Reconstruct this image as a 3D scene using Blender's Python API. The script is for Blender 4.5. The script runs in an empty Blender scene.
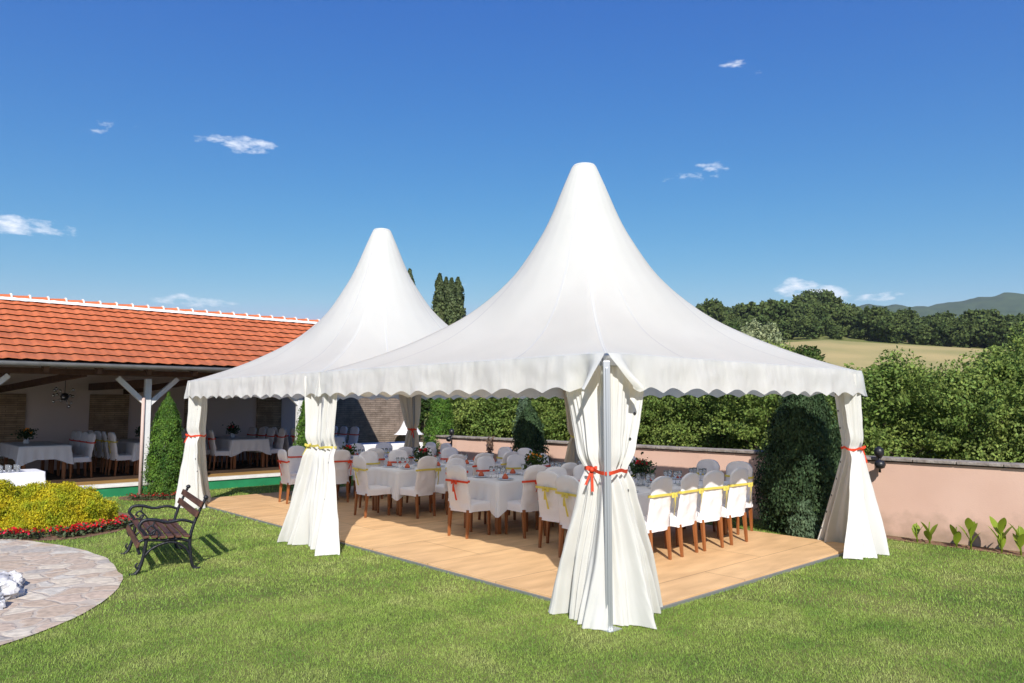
import bpy, bmesh, math, random
import numpy as np
from mathutils import Vector, Matrix, noise
R = math.radians
random.seed(7); RNG = np.random.default_rng(7)
scene = bpy.context.scene
COL = scene.collection

# ------------------------------------------------------------------ helpers
class MB:
    """collects verts and faces of one mesh"""
    def __init__(s): s.v = []; s.f = []; s.m = []
    def add(s, vs, fs, mi=0):
        o = len(s.v); s.v += [tuple(v) for v in vs]
        s.f += [tuple(i + o for i in f) for f in fs]; s.m += [mi] * len(fs)
    def box(s, c, d, rot=None, mi=0):
        x, y, z = d[0] / 2, d[1] / 2, d[2] / 2
        vs = [Vector(p) for p in ((-x,-y,-z),(x,-y,-z),(x,y,-z),(-x,y,-z),(-x,-y,z),(x,-y,z),(x,y,z),(-x,y,z))]
        if rot is not None: vs = [rot @ v for v in vs]
        vs = [v + Vector(c) for v in vs]
        s.add(vs, [(3,2,1,0),(4,5,6,7),(0,1,5,4),(1,2,6,5),(2,3,7,6),(3,0,4,7)], mi)
    def beam(s, a, b, w, h, mi=0):
        a = Vector(a); b = Vector(b); d = b - a
        q = d.to_track_quat('Y', 'Z').to_matrix()
        s.box((a + b) / 2, (w, d.length, h), q, mi)
    def tube(s, pts, r, n=8, mi=0, smooth=0, cap=True):
        pts = [Vector(p) for p in pts]
        rr = list(r) if hasattr(r, '__len__') else [r] * len(pts)
        if smooth:
            P = []; Q = []
            for i in range(len(pts) - 1):
                p0 = pts[max(i-1, 0)]; p1 = pts[i]; p2 = pts[i+1]; p3 = pts[min(i+2, len(pts)-1)]
                for k in range(smooth):
                    t = k / smooth
                    P.append(0.5*((2*p1)+(p2-p0)*t+(2*p0-5*p1+4*p2-p3)*t*t+(3*p1-p0-3*p2+p3)*t*t*t))
                    Q.append(rr[i]*(1-t)+rr[i+1]*t)
            P.append(pts[-1]); Q.append(rr[-1]); pts, rr = P, Q
        vs = []; fs = []; up = Vector((0.13, 0.27, 1)).normalized()
        for i, p in enumerate(pts):
            d = (pts[min(i+1, len(pts)-1)] - pts[max(i-1, 0)]).normalized()
            a = up - d * up.dot(d)
            if a.length < 1e-3: a = Vector((1, 0, 0)) - d * d.x
            a.normalize(); b = d.cross(a); up = a
            for k in range(n):
                t = 2*math.pi*k/n
                vs.append(p + a*math.cos(t)*rr[i] + b*math.sin(t)*rr[i])
        for i in range(len(pts)-1):
            for k in range(n):
                fs.append((i*n+k, i*n+(k+1)%n, (i+1)*n+(k+1)%n, (i+1)*n+k))
        if cap:
            fs.append(tuple(range(n-1, -1, -1))); fs.append(tuple((len(pts)-1)*n+k for k in range(n)))
        s.add(vs, fs, mi)
    def lathe(s, prof, c=(0,0,0), n=16, mi=0):
        vs = []; fs = []; c = Vector(c)
        for r, z in prof:
            for k in range(n):
                t = 2*math.pi*k/n; vs.append(c + Vector((r*math.cos(t), r*math.sin(t), z)))
        for i in range(len(prof)-1):
            for k in range(n):
                fs.append((i*n+k, i*n+(k+1)%n, (i+1)*n+(k+1)%n, (i+1)*n+k))
        s.add(vs, fs, mi)
    def grid(s, fn, nu, nv, closed=False, mi=0):
        vs = [fn(i/nu, j/nv) for j in range(nv+1) for i in range(nu + (0 if closed else 1))]
        w = nu if closed else nu+1; fs = []
        for j in range(nv):
            for i in range(nu):
                i2 = (i+1) % w if closed else i+1
                fs.append((j*w+i, j*w+i2, (j+1)*w+i2, (j+1)*w+i))
        s.add(vs, fs, mi)
    def build(s, name, mats, parent=None, smooth=False, bevel=0, loc=None):
        me = bpy.data.meshes.new(name); me.from_pydata(s.v, [], s.f)
        if not isinstance(mats, (list, tuple)): mats = [mats]
        for m in mats: me.materials.append(m)
        if len(mats) > 1: me.polygons.foreach_set('material_index', s.m)
        if smooth: me.polygons.foreach_set('use_smooth', [True]*len(me.polygons))
        me.update()
        o = bpy.data.objects.new(name, me); COL.objects.link(o)
        if parent: o.parent = parent
        if loc: o.location = loc
        if bevel:
            b = o.modifiers.new('bevel', 'BEVEL'); b.width = bevel; b.segments = 2; b.limit_method = 'ANGLE'
        return o

def tag(o, label=None, cat=None, group=None, kind=None):
    if label: o['label'] = label
    if cat: o['category'] = cat
    if group: o['group'] = group
    if kind: o['kind'] = kind
    return o
def empty(name, loc=(0,0,0), rz=0, label=None, cat=None, group=None):
    o = bpy.data.objects.new(name, None); COL.objects.link(o); o.location = loc; o.rotation_euler = (0,0,rz)
    o.empty_display_size = 0.1
    return tag(o, label, cat, group)
def copy_tree(o, loc=None, rz=None, label=None, group=None, parent=None):
    c = o.copy(); COL.objects.link(c); c.parent = parent
    if loc is not None: c.location = loc
    if rz is not None: c.rotation_euler = (0,0,rz)
    if label: c['label'] = label
    if group: c['group'] = group
    for ch in list(o.children): copy_tree(ch, parent=c)
    return c

# ------------------------------------------------------------------ materials
def mat(name, col, rough=0.8, metal=0.0, spec=0.3, bump=0, bscale=20, var=0, vscale=6, col2=None, trans=0, island=0, detail=4, stretch=(1,1,1), coat=0, tcol=None):
    m = bpy.data.materials.new(name); m.use_nodes = True
    nt = m.node_tree; N = nt.nodes; L = nt.links
    b = N['Principled BSDF']; out = N['Material Output']
    b.inputs['Base Color'].default_value = (*col, 1); b.inputs['Roughness'].default_value = rough
    b.inputs['Metallic'].default_value = metal; b.inputs['Specular IOR Level'].default_value = spec
    b.inputs['Coat Weight'].default_value = coat
    tc = N.new('ShaderNodeTexCoord'); mp = N.new('ShaderNodeMapping'); mp.inputs['Scale'].default_value = stretch
    L.new(tc.outputs['Object'], mp.inputs['Vector'])
    colsock = None
    if var or col2:
        n = N.new('ShaderNodeTexNoise'); n.inputs['Scale'].default_value = vscale; n.inputs['Detail'].default_value = detail
        L.new(mp.outputs['Vector'], n.inputs['Vector'])
        r = N.new('ShaderNodeValToRGB'); r.color_ramp.elements[0].position = 0.35; r.color_ramp.elements[1].position = 0.65
        c2 = col2 or tuple(c*(1-var) for c in col)
        r.color_ramp.elements[0].color = (*c2, 1); r.color_ramp.elements[1].color = (*col, 1)
        L.new(n.outputs['Fac'], r.inputs['Fac']); colsock = r.outputs['Color']
    if island:
        g = N.new('ShaderNodeNewGeometry'); h = N.new('ShaderNodeHueSaturation')
        mr = N.new('ShaderNodeMapRange'); mr.inputs[3].default_value = 1-island; mr.inputs[4].default_value = 1+island
        L.new(g.outputs['Random Per Island'], mr.inputs[0]); L.new(mr.outputs[0], h.inputs['Value'])
        mr2 = N.new('ShaderNodeMapRange'); mr2.inputs[3].default_value = 0.5-island*0.05; mr2.inputs[4].default_value = 0.5+island*0.03
        ml = N.new('ShaderNodeMath'); ml.operation = 'MULTIPLY'; ml.inputs[1].default_value = 7.31
        fr = N.new('ShaderNodeMath'); fr.operation = 'FRACT'
        L.new(g.outputs['Random Per Island'], ml.inputs[0]); L.new(ml.outputs[0], fr.inputs[0]); L.new(fr.outputs[0], mr2.inputs[0])
        L.new(mr2.outputs[0], h.inputs['Hue'])
        if colsock: L.new(colsock, h.inputs['Color'])
        else: h.inputs['Color'].default_value = (*col, 1)
        colsock = h.outputs['Color']
    if colsock: L.new(colsock, b.inputs['Base Color'])
    if bump:
        n = N.new('ShaderNodeTexNoise'); n.inputs['Scale'].default_value = bscale; n.inputs['Detail'].default_value = 6
        L.new(mp.outputs['Vector'], n.inputs['Vector'])
        bp = N.new('ShaderNodeBump'); bp.inputs['Strength'].default_value = bump; bp.inputs['Distance'].default_value = 0.02
        L.new(n.outputs['Fac'], bp.inputs['Height']); L.new(bp.outputs['Normal'], b.inputs['Normal'])
    if trans:
        t = N.new('ShaderNodeBsdfTranslucent'); mx = N.new('ShaderNodeMixShader'); mx.inputs[0].default_value = trans
        if colsock and not tcol: L.new(colsock, t.inputs['Color'])
        else: t.inputs['Color'].default_value = (*(tcol or col), 1)
        L.new(b.outputs[0], mx.inputs[1]); L.new(t.outputs[0], mx.inputs[2]); L.new(mx.outputs[0], out.inputs['Surface'])
    return m

canvas = mat('tent_canvas', (.815,.83,.79), .6, spec=.15, bump=.5, bscale=2.2, trans=.47, tcol=(.97,.94,.85), var=.05, vscale=1.6)
seam_m = mat('tent_seam', (.70,.72,.715), .6, spec=.15, trans=.42, tcol=(.85,.80,.74))
valance_m = mat('valance_canvas', (.80,.815,.80), .55, spec=.25, bump=.9, bscale=5.5, trans=.40, tcol=(.95,.86,.70), var=.04, vscale=2, stretch=(1,1,.35))
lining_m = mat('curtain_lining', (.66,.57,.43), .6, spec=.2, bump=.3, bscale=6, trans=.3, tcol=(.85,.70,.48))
curtain_m = mat('curtain_vinyl', (.73,.735,.705), .45, spec=.35, bump=.3, bscale=6, trans=.27, tcol=(.88,.78,.60), var=.05, vscale=3, stretch=(1,1,.5))
alu = mat('aluminium', (.5,.52,.55), .4, metal=.7)
ribbon_red = mat('ribbon_red', (.72,.07,.025), .5, trans=.2, bump=.2, bscale=60)
ribbon_yel = mat('ribbon_yellow', (.72,.60,.12), .5, trans=.2, bump=.2, bscale=60)
cover_m = mat('chair_cloth', (.83,.80,.81), .85, spec=.15, bump=.35, bscale=9, trans=.06)
linen = mat('table_linen', (.80,.79,.80), .85, spec=.15, bump=.2, bscale=8, trans=.05)
legwood = mat('leg_wood', (.31,.11,.034), .4, spec=.5, col2=(.21,.068,.02), vscale=14, stretch=(1,1,.1))
darkwood = mat('dark_beam_wood', (.11,.055,.03), .7, col2=(.07,.035,.02), vscale=8)
benchwood = mat('bench_wood', (.115,.052,.034), .55, spec=.3, col2=(.06,.028,.019), vscale=20, stretch=(.15,1,1), bump=.3, bscale=30)
iron = mat('bench_iron', (.010,.011,.016), .45, spec=.4, bump=.3, bscale=50)
plaster = mat('pink_render', (.70,.475,.375), .92, spec=.1, bump=.12, bscale=60, col2=(.65,.43,.335), vscale=1.3, detail=7)
coping_m = mat('stone_coping', (.34,.30,.265), .9, bump=.8, bscale=18, col2=(.22,.185,.16), vscale=7)
white_paint = mat('white_painted_wood', (.72,.72,.72), .6, bump=.2, bscale=20, var=.08)
interior = mat('pavilion_plaster', (.68,.57,.53), .9, bump=.2, bscale=30)
green_paint = mat('green_paint', (.02,.22,.09), .6, var=.2, vscale=4, bump=.1)
white_slab = mat('white_concrete', (.72,.71,.68), .8, var=.15, vscale=5, bump=.3)
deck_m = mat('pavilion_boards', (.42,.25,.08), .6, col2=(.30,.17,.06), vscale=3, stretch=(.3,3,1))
gutter_m = mat('gutter_metal', (.30,.31,.33), .45, metal=.6, var=.2)
mortar = mat('ridge_mortar', (.75,.72,.68), .9, bump=.5, bscale=15)
soil = mat('soil', (.24,.14,.085), .95, bump=1, bscale=25, col2=(.14,.08,.05), vscale=12)
porcelain = mat('porcelain', (.80,.80,.82), .2, spec=.5)
glass_m = bpy.data.materials.new('drinking_glass'); glass_m.use_nodes = True
_b = glass_m.node_tree.nodes['Principled BSDF']; _b.inputs['Base Color'].default_value = (.9,.93,.95,1)
_b.inputs['Transmission Weight'].default_value = .85; _b.inputs['Roughness'].default_value = .06
napkin = mat('napkin', (.55,.12,.06), .8); bluen = mat('blue_plate', (.25,.35,.50), .4)
chrome = mat('chrome', (.7,.7,.72), .12, metal=1)
black = mat('black_metal', (.015,.015,.018), .4, spec=.5)
rock_m = mat('white_rock', (.72,.71,.70), .85, bump=.9, bscale=9, col2=(.35,.34,.35), vscale=7)
petal_red = mat('red_petals', (.62,.012,.02), .5, trans=.15, island=.3)
petal_pink = mat('pink_petals', (.75,.25,.38), .5, trans=.15, island=.2)
petal_or = mat('orange_petals', (.85,.32,.02), .5, trans=.15, island=.2)
leafdk = mat('bedding_leaf', (.05,.07,.03), .6, island=.3)
bark = mat('bark', (.13,.095,.07), .95, bump=.8, bscale=12, var=.4, vscale=5)
leaf_lime = mat('leaf_lime', (.35,.42,.10), .6, spec=.15, trans=.35, island=.4, col2=(.20,.29,.06), vscale=.7)
leaf_mid = mat('leaf_mid', (.235,.31,.075), .6, spec=.15, trans=.3, island=.45, col2=(.12,.19,.04), vscale=.7)
leaf_dark = mat('leaf_dark', (.06,.105,.022), .65, spec=.15, trans=.25, island=.4, col2=(.04,.075,.018), vscale=.5)
leaf_silver = mat('leaf_silver', (.27,.31,.16), .6, spec=.2, trans=.2, island=.35)
leaf_far = mat('leaf_far', (.115,.15,.045), .7, spec=.1, trans=.2, island=.35, col2=(.055,.09,.028), vscale=.10)
leaf_thuja = mat('leaf_thuja', (.12,.235,.03), .6, spec=.25, trans=.2, island=.4, col2=(.03,.085,.012), vscale=5)
leaf_cyp = mat('leaf_cypress', (.055,.098,.040), .7, spec=.15, trans=.15, island=.4, col2=(.025,.05,.022), vscale=4)
leaf_gold = mat('leaf_gold', (.60,.50,.02), .6, spec=.2, trans=.3, island=.35, col2=(.30,.36,.02), vscale=5)
leaf_blue = mat('leaf_bluegreen', (.08,.13,.07), .7, trans=.15, island=.3)
leaf_sprout = mat('leaf_sprout', (.22,.32,.03), .4, spec=.4, trans=.35, island=.2)
leaf_poplar = mat('leaf_poplar', (.12,.155,.06), .6, spec=.2, trans=.2, island=.4, col2=(.05,.075,.03), vscale=.5)
def hills_mat():
    m = mat('forest_slopes', (.055,.085,.03), .95, spec=0, col2=(.03,.052,.02), vscale=.02, detail=9)
    return m

def ground_mat():
    m = bpy.data.materials.new('lawn'); m.use_nodes = True; nt = m.node_tree; N = nt.nodes; L = nt.links
    b = N['Principled BSDF']; b.inputs['Roughness'].default_value = .95; b.inputs['Specular IOR Level'].default_value = .1
    tc = N.new('ShaderNodeTexCoord')
    def nz(s, d=5):
        n = N.new('ShaderNodeTexNoise'); n.inputs['Scale'].default_value = s; n.inputs['Detail'].default_value = d
        L.new(tc.outputs['Object'], n.inputs['Vector']); return n.outputs['Fac']
    def ramp(f, a, ca, c, cc):
        r = N.new('ShaderNodeValToRGB'); e = r.color_ramp.elements; e[0].position = a; e[1].position = c
        e[0].color = (*ca, 1); e[1].color = (*cc, 1); L.new(f, r.inputs['Fac']); return r.outputs['Color']
    c1 = ramp(nz(1.1, 6), .38, (.11,.14,.035), .64, (.25,.24,.08))
    c2 = ramp(nz(24, 5), .35, (.05,.075,.02), .65, (.24,.24,.09))
    mx = N.new('ShaderNodeMix'); mx.data_type = 'RGBA'; mx.inputs[0].default_value = .45
    L.new(c1, mx.inputs[6]); L.new(c2, mx.inputs[7])
    L.new(mx.outputs[2], b.inputs['Base Color'])
    bp = N.new('ShaderNodeBump'); bp.inputs['Distance'].default_value = .03; bp.inputs['Strength'].default_value = .8
    L.new(nz(60, 6), bp.inputs['Height']); L.new(bp.outputs[0], b.inputs['Normal'])
    return m
def blade_mat():
    m = bpy.data.materials.new('grass_blades'); m.use_nodes = True; nt = m.node_tree; N = nt.nodes; L = nt.links
    b = N['Principled BSDF']; b.inputs['Roughness'].default_value = .5; b.inputs['Specular IOR Level'].default_value = .3
    tc = N.new('ShaderNodeTexCoord'); n = N.new('ShaderNodeTexNoise'); n.inputs['Scale'].default_value = 1.5; n.inputs['Detail'].default_value = 8
    n.inputs['Roughness'].default_value = .62
    L.new(tc.outputs['Object'], n.inputs['Vector'])
    r = N.new('ShaderNodeValToRGB'); e = r.color_ramp.elements
    e[0].position = .36; e[0].color = (.18,.32,.05,1); e[1].position = .70; e[1].color = (.47,.52,.17,1)
    x = e.new(.5); x.color = (.30,.43,.08,1)
    L.new(n.outputs['Fac'], r.inputs['Fac'])
    g = N.new('ShaderNodeNewGeometry'); h = N.new('ShaderNodeHueSaturation'); mr = N.new('ShaderNodeMapRange')
    mr.inputs[3].default_value = .65; mr.inputs[4].default_value = 1.35
    L.new(g.outputs['Random Per Island'], mr.inputs[0]); L.new(mr.outputs[0], h.inputs['Value']); L.new(r.outputs[0], h.inputs['Color'])
    L.new(h.outputs[0], b.inputs['Base Color'])
    t = N.new('ShaderNodeBsdfTranslucent'); ms = N.new('ShaderNodeMixShader'); ms.inputs[0].default_value = .3
    L.new(h.outputs[0], t.inputs['Color']); L.new(b.outputs[0], ms.inputs[1]); L.new(t.outputs[0], ms.inputs[2])
    L.new(ms.outputs[0], N['Material Output'].inputs['Surface'])
    return m
def brick_mat(name, c1, c2, cm, sx, sy, msize=.012, bump=.4, plane='XZ', rough=.9, varc=None, offset=.5):
    """courses of stone / boards; the texture plane is chosen by axis"""
    m = bpy.data.materials.new(name); m.use_nodes = True; nt = m.node_tree; N = nt.nodes; L = nt.links
    b = N['Principled BSDF']; b.inputs['Roughness'].default_value = rough; b.inputs['Specular IOR Level'].default_value = .25
    tc = N.new('ShaderNodeTexCoord'); sp = N.new('ShaderNodeSeparateXYZ'); cb = N.new('ShaderNodeCombineXYZ')
    L.new(tc.outputs['Object'], sp.inputs[0])
    a, c = plane
    L.new(sp.outputs[a], cb.inputs[0]); L.new(sp.outputs[c], cb.inputs[1])
    br = N.new('ShaderNodeTexBrick'); br.offset = offset; br.inputs['Scale'].default_value = 1
    br.inputs['Brick Width'].default_value = sx; br.inputs['Row Height'].default_value = sy
    br.inputs['Mortar Size'].default_value = msize; br.inputs['Mortar Smooth'].default_value = .3
    br.inputs['Color1'].default_value = (*c1, 1); br.inputs['Color2'].default_value = (*c2, 1); br.inputs['Mortar'].default_value = (*cm, 1)
    L.new(cb.outputs[0], br.inputs['Vector'])
    n = N.new('ShaderNodeTexNoise'); n.inputs['Scale'].default_value = 5; n.inputs['Detail'].default_value = 7
    mp = N.new('ShaderNodeMapping'); mp.inputs['Scale'].default_value = (1, 1, 1)
    if name.startswith('plywood'): mp.inputs['Scale'].default_value = (.35, 1.3, 1); r_lo = .84
    L.new(tc.outputs['Object'], mp.inputs[0]); L.new(mp.outputs[0], n.inputs['Vector'])
    r = N.new('ShaderNodeValToRGB'); r.color_ramp.elements[0].position = .3; r.color_ramp.elements[1].position = .7
    r.color_ramp.elements[0].color = (.84,.82,.80,1) if name.startswith('plywood') else (.68,.66,.64,1); r.color_ramp.elements[1].color = (1.12,1.12,1.12,1)
    L.new(n.outputs['Fac'], r.inputs[0])
    mx = N.new('ShaderNodeMix'); mx.data_type = 'RGBA'; mx.blend_type = 'MULTIPLY'; mx.inputs[0].default_value = 1
    L.new(br.outputs['Color'], mx.inputs[6]); L.new(r.outputs[0], mx.inputs[7]); L.new(mx.outputs[2], b.inputs['Base Color'])
    bp = N.new('ShaderNodeBump'); bp.inputs['Strength'].default_value = bump; bp.inputs['Distance'].default_value = .02
    ad = N.new('ShaderNodeMath'); ad.operation = 'SUBTRACT'
    L.new(n.outputs['Fac'], ad.inputs[0]); L.new(br.outputs['Fac'], ad.inputs[1]); L.new(ad.outputs[0], bp.inputs['Height'])
    L.new(bp.outputs[0], b.inputs['Normal'])
    return m
def flag_mat():
    m = bpy.data.materials.new('flagstones'); m.use_nodes = True; nt = m.node_tree; N = nt.nodes; L = nt.links
    b = N['Principled BSDF']; b.inputs['Roughness'].default_value = .8
    tc = N.new('ShaderNodeTexCoord'); n0 = N.new('ShaderNodeTexNoise'); n0.inputs['Scale'].default_value = 2.5
    L.new(tc.outputs['Object'], n0.inputs['Vector'])
    va = N.new('ShaderNodeVectorMath'); va.operation = 'SCALE'; va.inputs['Scale'].default_value = .22
    L.new(n0.outputs['Color'], va.inputs[0]); vb = N.new('ShaderNodeVectorMath'); vb.operation = 'ADD'
    L.new(tc.outputs['Object'], vb.inputs[0]); L.new(va.outputs[0], vb.inputs[1])
    def vor(f):
        v = N.new('ShaderNodeTexVoronoi'); v.feature = f; v.inputs['Scale'].default_value = 3.4; L.new(vb.outputs[0], v.inputs['Vector']); return v
    v1 = vor('F1'); v2 = vor('DISTANCE_TO_EDGE')
    sp = N.new('ShaderNodeSeparateColor'); L.new(v1.outputs['Color'], sp.inputs[0])
    r = N.new('ShaderNodeValToRGB'); e = r.color_ramp.elements; r.color_ramp.interpolation = 'CONSTANT'
    e[0].position = 0; e[0].color = (.53,.41,.30,1); e[1].position = .78; e[1].color = (.46,.41,.35,1)
    for p, c in ((.2,(.66,.57,.44,1)),(.38,(.53,.42,.32,1)),(.5,(.62,.57,.48,1)),(.65,(.58,.45,.34,1)),(.9,(.66,.58,.46,1))):
        x = e.new(p); x.color = c
    L.new(sp.outputs[0], r.inputs[0])
    n = N.new('ShaderNodeTexNoise'); n.inputs['Scale'].default_value = 14; n.inputs['Detail'].default_value = 8; L.new(tc.outputs['Object'], n.inputs['Vector'])
    r2 = N.new('ShaderNodeValToRGB'); r2.color_ramp.elements[0].position=.3; r2.color_ramp.elements[0].color=(.72,.72,.72,1); r2.color_ramp.elements[1].position=.7; r2.color_ramp.elements[1].color=(1.15,1.15,1.15,1)
    L.new(n.outputs['Fac'], r2.inputs[0])
    mx = N.new('ShaderNodeMix'); mx.data_type='RGBA'; mx.blend_type='MULTIPLY'; mx.inputs[0].default_value=1
    L.new(r.outputs[0], mx.inputs[6]); L.new(r2.outputs[0], mx.inputs[7])
    ed = N.new('ShaderNodeMapRange'); ed.inputs[1].default_value=.03; ed.inputs[2].default_value=.075; L.new(v2.outputs['Distance'], ed.inputs[0])
    mj = N.new('ShaderNodeMix'); mj.data_type='RGBA'; L.new(ed.outputs[0], mj.inputs[0]); mj.inputs[6].default_value=(.52,.44,.35,1); L.new(mx.outputs[2], mj.inputs[7])
    L.new(mj.outputs[2], b.inputs['Base Color'])
    ad = N.new('ShaderNodeMath'); ad.operation='MULTIPLY_ADD'; ad.inputs[1].default_value=.4; L.new(n.outputs['Fac'], ad.inputs[0]); L.new(ed.outputs[0], ad.inputs[2])
    bp = N.new('ShaderNodeBump'); bp.inputs['Distance'].default_value=.012; bp.inputs['Strength'].default_value=.6; L.new(ad.outputs[0], bp.inputs['Height']); L.new(bp.outputs[0], b.inputs['Normal'])
    return m
def weather(m, axis, lo, hi, dark, amount, scale, stretch=(1,1,1)):
    """dirt of its own shape: noise mask limited to a height band of the object"""
    nt = m.node_tree; N = nt.nodes; L = nt.links; b = N['Principled BSDF']; src = b.inputs['Base Color'].links[0].from_socket
    tc = N.new('ShaderNodeTexCoord'); sp = N.new('ShaderNodeSeparateXYZ'); L.new(tc.outputs['Object'], sp.inputs[0])
    mr = N.new('ShaderNodeMapRange'); mr.inputs[1].default_value = lo; mr.inputs[2].default_value = hi; L.new(sp.outputs[axis], mr.inputs[0])
    mp = N.new('ShaderNodeMapping'); mp.inputs['Scale'].default_value = stretch; L.new(tc.outputs['Object'], mp.inputs[0])
    n = N.new('ShaderNodeTexNoise'); n.inputs['Scale'].default_value = scale; n.inputs['Detail'].default_value = 8; L.new(mp.outputs[0], n.inputs['Vector'])
    a = N.new('ShaderNodeMath'); a.operation = 'MULTIPLY_ADD'; a.inputs[1].default_value = .9; L.new(n.outputs['Fac'], a.inputs[0])
    k = N.new('ShaderNodeMath'); k.operation = 'MULTIPLY_ADD'; k.inputs[1].default_value = -.45; k.inputs[2].default_value = -.12; L.new(mr.outputs[0], k.inputs[0]); L.new(k.outputs[0], a.inputs[2])
    c = N.new('ShaderNodeMath'); c.operation = 'MULTIPLY'; c.use_clamp = True; c.inputs[1].default_value = amount; L.new(a.outputs[0], c.inputs[0])
    mx = N.new('ShaderNodeMix'); mx.data_type = 'RGBA'; L.new(c.outputs[0], mx.inputs[0]); L.new(src, mx.inputs[6]); mx.inputs[7].default_value = (*dark, 1)
    L.new(mx.outputs[2], b.inputs['Base Color'])
weather(plaster, 'Z', .0, .6, (.40,.28,.21), 2.6, 3.2, (1,1,1.2))
stone_panel = brick_mat('stone_cladding', (.50,.36,.23), (.36,.25,.16), (.24,.17,.11), .5, .055, .007, .9)
stone_wall_m = brick_mat('grey_stone_cladding', (.30,.235,.19), (.24,.19,.155), (.17,.135,.11), .4, .07, .01, .9)
ply = brick_mat('plywood_panels', (.66,.43,.225), (.61,.38,.19), (.30,.18,.09), 2.5, 1.25, .007, .1, 'XY', .55)
tile_m = mat('roof_tile', (.60,.17,.066), .75, spec=.3, col2=(.50,.13,.048), vscale=2.2, bump=.2, bscale=30, detail=6)

weather(tile_m, 'Z', 2.6, 4.6, (.20,.085,.05), 1.1, 1.6)
# ------------------------------------------------------------------ terrain
def interp(x, xs, ys): return float(np.interp(x, xs, ys))
def terr(x, y):
    d = math.hypot(x, y); a = math.degrees(math.atan2(y, x))
    gf = interp(a, [0, 10, 15, 25, 35, 45, 60, 90], [.6,.70,.76,1.0,.95,.5,.15,.05])
    gw = interp(a, [0, 13, 17, 20, 25, 34, 45, 60, 90], [.5,.60,.63,.68,.93,1.0,.5,.15,.05])
    if a < -20 or a > 120: gf = gw = .05
    k = interp(d, [190, 380], [0, 1]); gg = gf*(1-k)+gw*k
    z = interp(d, [0, 32, 70, 125, 190, 380, 520, 900, 1500], [0, 0, 1.5, 7.6, 17.2, 42, 40, 25, 10]) * gg
    if d > 60: z += .8*noise.noise((x*.012, y*.012, 0))*min(1, (d-60)/60)
    return z
def mk_ground():
    b = MB(); ds = [0, 4, 8, 12, 16, 20, 25, 32, 42, 55, 70, 90, 110, 125, 140, 155, 170, 190, 215, 245, 280, 320, 360, 400, 460, 520, 650, 900, 1300, 2000, 3200, 6000]
    na = 144
    b.grid(lambda u, v: (lambda d, a: (d*math.cos(a), d*math.sin(a), terr(d*math.cos(a), d*math.sin(a))))(ds[int(round(v*(len(ds)-1)))] + .001, u*2*math.pi), na, len(ds)-1, closed=True)
    return b.build('ground', ground_mat(), smooth=True)
tag(mk_ground(), kind='structure')
# the mown field on the slope: a sheet just above the ground
def mk_field():
    b = MB(); m = mat('dry_field', (.44,.345,.16), .95, spec=.05, col2=(.30,.27,.115), vscale=.06, stretch=(1,1,1), detail=12, bump=1, bscale=.8)
    def fn(u, v):
        a = R(-4 + 36*u); d = 118 + (188 + 6*math.sin(u*5) - 118)*v
        x, y = d*math.cos(a), d*math.sin(a); return (x, y, terr(x, y)+.35)
    b.grid(fn, 60, 14); return b.build('field', m, smooth=True)
tag(mk_field(), kind='structure')
def mk_hills():
    b = MB()
    xs = [-10, 4, 10, 12.5, 14.5, 17, 20, 22.5, 25, 28, 34, 60, 90]; ys = [.105,.112,.115,.117,.120,.120,.122,.127,.124,.085,.055,.02,.005]
    def fn(u, v):
        a = -10 + 100*u; e = interp(a, xs, ys)
        if v < .5: d = 1300 + 1300*(v*2); k = (v*2)**1.1
        else: d = 2600 + 900*(v-.5)*2; k = 1-.6*(v-.5)*2
        x, y = d*math.cos(R(a)), d*math.sin(R(a))
        h = e*2600*k
        h += 26*noise.noise((x*.004, y*.004, 1))*k + 13*noise.noise((x*.016, y*.016, 3))*k + 4*noise.noise((x*.06, y*.06, 5))
        return (x, y, h)
    b.grid(fn, 420, 60); return b.build('hills', hills_mat(), smooth=True)
tag(mk_hills(), kind='structure')
def mk_far_hills():
    b = MB()
    def fn(u, v):
        a = -10 + 60*u; x, y = (4300+900*v)*math.cos(R(a)), (4300+900*v)*math.sin(R(a))
        e = interp(a, [-10, 10, 14.5, 17, 19, 22, 30, 50], [.115,.119,.122,.118,.113,.095,.06,.02])
        return (x, y, e*5000*v + 20*noise.noise((x*.002, y*.002, 2))*v)
    b.grid(fn, 160, 14); return b.build('hills_far', hills_mat(), smooth=True)
tag(mk_far_hills(), kind='structure')

# ------------------------------------------------------------------ foliage
def leaf_mesh(name, P, Nrm, size, m, aspect=1.6, jitter=.7, rng=RNG, tri=False, up=None):
    """many small leaf quads: P positions (n,3), Nrm normals, size (n,)"""
    n = len(P); Nn = Nrm + rng.normal(0, jitter, (n, 3)); Nn /= np.linalg.norm(Nn, axis=1)[:, None] + 1e-9
    r = rng.normal(0, 1, (n, 3))
    if up is not None: r = r*.45 + np.array(up)
    T = r - Nn * (r*Nn).sum(1)[:, None]; T /= np.linalg.norm(T, axis=1)[:, None] + 1e-9
    B = np.cross(Nn, T); s = size[:, None]
    k = 3 if tri else 4
    V = np.empty((n, k, 3))
    if tri:
        V[:, 0] = P - B*s*.5/aspect; V[:, 1] = P + B*s*.5/aspect; V[:, 2] = P + T*s
    else:
        V[:, 0] = P - T*s*.5; V[:, 1] = P + B*s*.5/aspect; V[:, 2] = P + T*s*.5 + Nn*s*.08; V[:, 3] = P - B*s*.5/aspect
    me = bpy.data.meshes.new(name); me.vertices.add(n*k); me.vertices.foreach_set('co', V.reshape(-1).astype(np.float32))
    me.loops.add(n*k); me.loops.foreach_set('vertex_index', np.arange(n*k, dtype=np.int32))
    me.polygons.add(n); me.polygons.foreach_set('loop_start', np.arange(0, n*k, k, dtype=np.int32))
    me.update(calc_edges=True); me.materials.append(m); return me
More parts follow.
